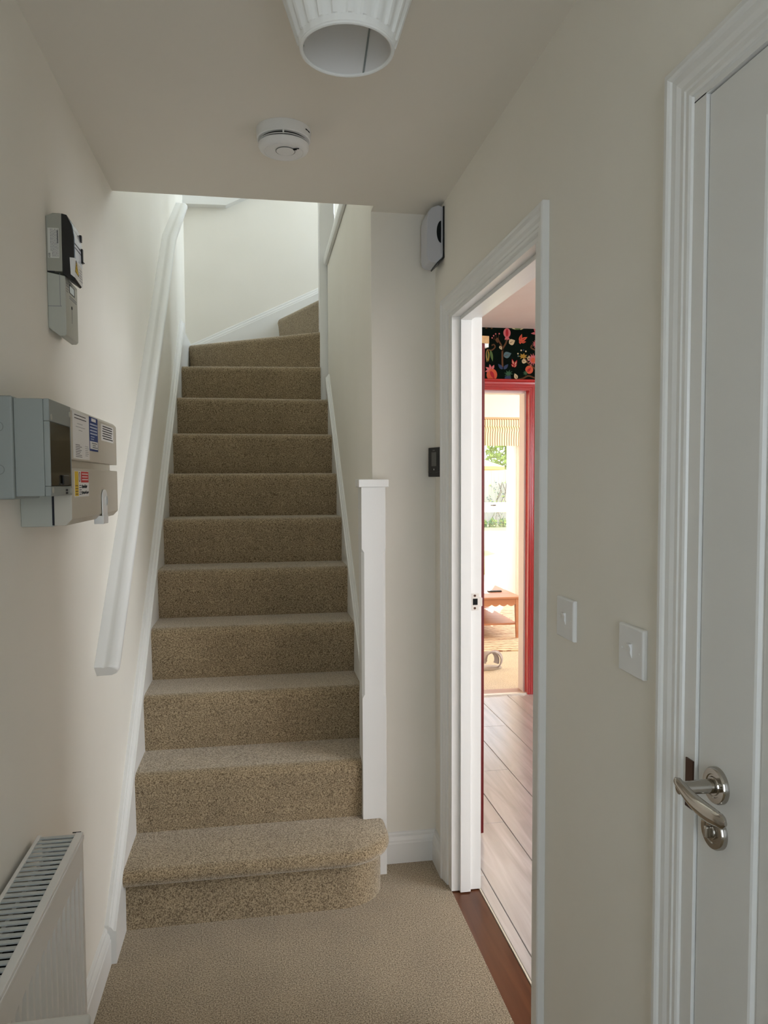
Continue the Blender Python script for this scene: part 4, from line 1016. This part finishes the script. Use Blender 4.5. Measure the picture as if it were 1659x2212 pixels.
# ---- grey slipper lying on its side
GF = mat('grey_felt', (.34, .31, .32), .95, .1, noise=(40, (.44, .41, .42)))
sp = thing('slipper', 'grey felt slipper with crossed straps lying on the cream carpet', 'slipper', (1.72, 5.30, 0))
so_ = []
for k in range(25):
    a = 2 * PI * k / 24; so_.append((1.70 + .072 * math.cos(a), 5.30 + .03 * math.sin(a) * .4, .052 + .052 * math.sin(a)))
def band(c_, ra, rb, w_, tilt, name, m, a0=0, a1=2 * PI, th=.006):
    rings = []
    n = 28
    for k in range(n + 1):
        a = a0 + (a1 - a0) * k / n
        rad_ = Vector((math.cos(a) * ra, 0, math.sin(a) * rb)); out = Vector((math.cos(a), 0, math.sin(a)))
        wv = Vector((math.sin(tilt), math.cos(tilt), 0)) * w_
        p = Vector(c_) + rad_
        rings.append([tuple(p - wv + out * 0), tuple(p + wv), tuple(p + wv + out * th), tuple(p - wv + out * th)])
    return sub(MB().loft(rings).build(name, m, smooth=True), sp)
band((1.742, 5.33, .071), .058, .060, .030, .5, 'strap', GF, -.9, PI + .2, .010)
band((1.722, 5.36, .068), .050, .056, .026, -.35, 'strap', mat('grey_felt_light', (.46, .43, .44), .95, .1), -.5, PI + .4, .008)
sole = MB(); rgs = []
for z_, s_ in [(0, .96), (.004, 1.0), (.012, 1.0), (.016, .97)]:
    rgs.append([(1.71 + .105 * s_ * math.cos(2 * PI * k / 28), 5.36 + .062 * s_ * math.sin(2 * PI * k / 28) * (1 - .22 * math.cos(2 * PI * k / 28)), z_) for k in range(28)])
sub(sole.loft(rgs).build('sole', mat('felt_sole', (.50, .46, .43), .9, .1), smooth=True), sp)
# ---- roman blind
bl = thing('roman_blind', 'cream and tan vertically striped roman blind gathered above the patio doors', 'blind', (2.1, LY1, 1.84))
bmt = bpy.data.materials.new('striped_linen'); bmt.use_nodes = True
nt = bmt.node_tree; b = nt.nodes['Principled BSDF']; b.inputs['Roughness'].default_value = .9
b.inputs['Transmission Weight'].default_value = 0
tc = nt.nodes.new('ShaderNodeTexCoord'); wv = nt.nodes.new('ShaderNodeTexWave'); wv.wave_type = 'BANDS'; wv.bands_direction = 'X'; wv.inputs['Scale'].default_value = 11.0
r = nt.nodes.new('ShaderNodeValToRGB'); r.color_ramp.elements[0].position = .12; r.color_ramp.elements[0].color = (.16, .08, .04, 1); r.color_ramp.elements[1].position = .30; r.color_ramp.elements[1].color = (.85, .72, .48, 1)
nt.links.new(tc.outputs['Object'], wv.inputs[0]); nt.links.new(wv.outputs['Fac'], r.inputs[0]); nt.links.new(r.outputs[0], b.inputs['Base Color'])
pf = [(-.01, 2.165), (-.045, 2.14), (-.05, 2.09), (-.04, 2.065), (-.065, 2.045), (-.072, 2.02), (-.055, 1.98), (-.05, 1.90), (-.055, 1.842)]
rings = [[(x_, LY1 + .05 + a, z_) for a, z_ in pf] + [(x_, LY1 + .05 + a + .004, z_) for a, z_ in reversed(pf)] for x_ in (PX0 + .02, PX1 - .025)]
sub(MB().loft(rings).build('fabric', bmt, smooth=True), bl)
sub(box('head_rail', (PX0 + .02, LY1 + .01, 2.150), (PX1 - .02, LY1 + .055, 2.169), mat('tan_trim', (.55, .36, .22), .7)), bl)

# ---- landing: striped fabric bag
lb = thing('striped_bag', 'black and white striped fabric bag on the landing beside the upper newel', 'bag', (.60, 4.62, LAND))
smt = bpy.data.materials.new('black_white_stripe'); smt.use_nodes = True
nt = smt.node_tree; b = nt.nodes['Principled BSDF']; b.inputs['Roughness'].default_value = .9
tc = nt.nodes.new('ShaderNodeTexCoord'); wv = nt.nodes.new('ShaderNodeTexWave'); wv.bands_direction = 'X'; wv.inputs['Scale'].default_value = 24; wv.inputs['Distortion'].default_value = 3
r = nt.nodes.new('ShaderNodeValToRGB'); r.color_ramp.interpolation = 'CONSTANT'; r.color_ramp.elements[0].color = (.01, .01, .012, 1); r.color_ramp.elements[1].position = .6; r.color_ramp.elements[1].color = (.8, .79, .76, 1)
nt.links.new(tc.outputs['Object'], wv.inputs[0]); nt.links.new(wv.outputs['Fac'], r.inputs[0]); nt.links.new(r.outputs[0], b.inputs['Base Color'])
sub(MB().lathe([(0, LAND + .002), (.10, LAND + .002), (.125, LAND + .06), (.13, LAND + .2), (.115, LAND + .36), (.105, LAND + .40), (.095, LAND + .40), (.10, LAND + .3), (0, LAND + .28)], (.635, 4.20, 0), 32).build('bag_body', smt, smooth=True), lb)
for s_ in (-1, 1):
    sub(MB().tube([(.635 - .05, 4.20 + s_ * .09, LAND + .38), (.635 - .04, 4.20 + s_ * .085, LAND + .46), (.635, 4.20 + s_ * .08, LAND + .49), (.635 + .04, 4.20 + s_ * .085, LAND + .46), (.635 + .05, 4.20 + s_ * .09, LAND + .38)], .006, 8).build('handle', BLACK, smooth=True), lb)

# ================================================================= GARDEN
GZ = -.15
gr = struct(box('floor', (-10, LY1 + .25, GZ - .2), (26, 44, GZ), mat('sunlit_lawn', (.42, .46, .24), 1, .1, noise=(2, (.52, .52, .34), 5))), 'sunlit garden ground beyond the patio doors')
fn = thing('garden_fence', 'weathered upright-board garden fence behind the lawn', 'fence', (8.5, 25, GZ))
FW = wood('weathered_board', (.52, .50, .46), (.66, .63, .58), .9, 2, 5, .1)
bmesh_ = MB().box((-.061, -.012, 0), (.061, .008, 1.95)).build('board', FW); firstb = True
for k in range(46):
    o = bmesh_ if firstb else bmesh_.copy()
    if not firstb: COL.objects.link(o)
    firstb = False
    o.location = (6.2 + k * .128, 25 + (.006 if k % 2 else 0), GZ + .05); sub(o, fn)
for z_ in (.35, 1.55): sub(box('rail', (6.1, 25.01, GZ + z_), (12.1, 25.06, GZ + z_ + .08), FW), fn)
for x_ in (6.1, 8.1, 10.1, 12.1): sub(box('post', (x_ - .05, 25.06, GZ), (x_ + .05, 25.16, GZ + 2.05), FW), fn)
def leaves(center, rad3, n, size, seed):
    rnd = random.Random(seed); mb = MB()
    for i in range(n):
        while True:
            p = Vector((rnd.uniform(-1, 1), rnd.uniform(-1, 1), rnd.uniform(-1, 1)))
            if .25 < p.length < 1: break
        q = Vector(center) + Vector((p.x * rad3[0], p.y * rad3[1], p.z * rad3[2]))
        a = Vector((rnd.gauss(0, 1), rnd.gauss(0, 1), rnd.gauss(0, 1))).normalized(); c_ = a.orthogonal().normalized(); s_ = size * rnd.uniform(.6, 1.3)
        mb.add([tuple(q - a * s_), tuple(q + c_ * s_ * .5), tuple(q + a * s_), tuple(q - c_ * s_ * .5)], [(0, 1, 2, 3)], rnd.randint(0, 1))
    return mb
def tree(name, lab, x_, y_, h_, rad_, cols_, seed, n=2600, size=.13):
    t = thing(name, lab, 'tree', (x_, y_, GZ), 'trees behind the garden fence')
    sub(MB().tube([(x_, y_, GZ), (x_ + .05, y_, GZ + h_ * .4), (x_, y_ + .05, GZ + h_ * .75)], [.16, .12, .05], 10).build('trunk', mat('bark', (.14, .10, .07), .9, .1), smooth=True), t)
    for k in range(4):
        a = k * 1.6 + seed
        sub(MB().tube([(x_, y_, GZ + h_ * .45), (x_ + math.cos(a) * rad_ * .5, y_ + math.sin(a) * rad_ * .5, GZ + h_ * .7), (x_ + math.cos(a) * rad_ * .8, y_ + math.sin(a) * rad_ * .8, GZ + h_ * .85)], [.07, .05, .02], 7).build('branch', MATS['bark'], smooth=True), t)
    o = sub(leaves((x_, y_, GZ + h_ * .68), (rad_, rad_, h_ * .36), n, size, seed).build('foliage', cols_), t); o['kind'] = 'stuff'
G1 = mat('grey_green_leaf', (.13, .20, .17), .6, .3); G2 = mat('grey_green_leaf_light', (.20, .28, .23), .6, .3)
G3 = mat('lime_leaf', (.30, .42, .08), .6, .3); G4 = mat('lime_leaf_light', (.42, .54, .14), .6, .3)
tree('garden_tree', 'grey-green dense tree rising behind the fence', 7.6, 30.5, 4.8, 1.7, [G1, G2], 3)
tree('garden_tree', 'lime green leafy tree behind the fence', 10.6, 28.6, 4.5, 1.6, [G3, G4], 5)
tree('garden_tree', 'tall dark-trunked tree far behind the fence', 13.2, 33.0, 6.5, 2.2, [G1, G3], 8)
# shrub trained against the fence and low plants at its foot
shb = thing('climbing_shrub', 'thin-stemmed climbing shrub against the fence', 'shrub', (8.9, 24.8, GZ))
rnd = random.Random(4)
for k in range(9):
    x_ = 7.7 + k * .24; pts = [(x_, 24.85, GZ)]
    for j in range(5): pts.append((pts[-1][0] + rnd.uniform(-.16, .16), 24.85 + rnd.uniform(-.05, .05), GZ + .3 * (j + 1) + rnd.uniform(0, .05)))
    sub(MB().tube(pts, .010, 5).build('stem', MATS['bark']), shb)
lv = sub(leaves((8.7, 24.85, GZ + .9), (1.1, .08, .8), 240, .05, 12).build('foliage', [G1, G4]), shb); lv['kind'] = 'stuff'
for k in range(7):
    x_ = 7.6 + k * .36; pt = thing('border_plant', 'low green plant at the foot of the garden fence', 'plant', (x_, 24.5, GZ), 'low plants along the fence')
    o = sub(leaves((x_, 24.5, GZ + .13), (.165, .14, .15 + .04 * (k % 3)), 160, .055, 20 + k).build('foliage', [mat('fresh_leaf', (.10, .26, .10), .6, .3), G4]), pt); o['kind'] = 'stuff'
    sub(MB().tube([(x_, 24.5, GZ), (x_ + .02, 24.5, GZ + .2)], .008, 5).build('stem', MATS['bark']), pt)
# garden parasol
pa = thing('garden_parasol', 'cream garden parasol with a peach edge standing on the lawn', 'parasol', (5.05, 18.0, GZ))
N = 10; top = (5.05, 18.0, 2.16)
rm_ = [(5.05 + 1.05 * math.cos(2 * PI * k / N + .3), 18.0 + 1.05 * math.sin(2 * PI * k / N + .3), 1.80) for k in range(N)]
sub(MB().add([top] + rm_, [(0, k + 1, (k + 1) % N + 1) for k in range(N)]).build('canopy', mat('cream_canvas', (.82, .72, .52), .9, .1)), pa)
rm2 = [(x_, y_, 1.72) for x_, y_, z_ in rm_]
sub(MB().add(rm_ + rm2, [(k, (k + 1) % N, N + (k + 1) % N, N + k) for k in range(N)]).build('valance', mat('peach_canvas', (.80, .42, .20), .9, .1)), pa)
sub(MB().tube([(5.05, 18.0, GZ), (5.05, 18.0, 2.18)], .022, 10).build('pole', PINE), pa)
sub(MB().lathe([(0, GZ), (.25, GZ), (.25, GZ + .06), (.05, GZ + .10), (0, GZ + .10)], (5.05, 18.0, 0), 24).build('base', GPLAST, smooth=True), pa)
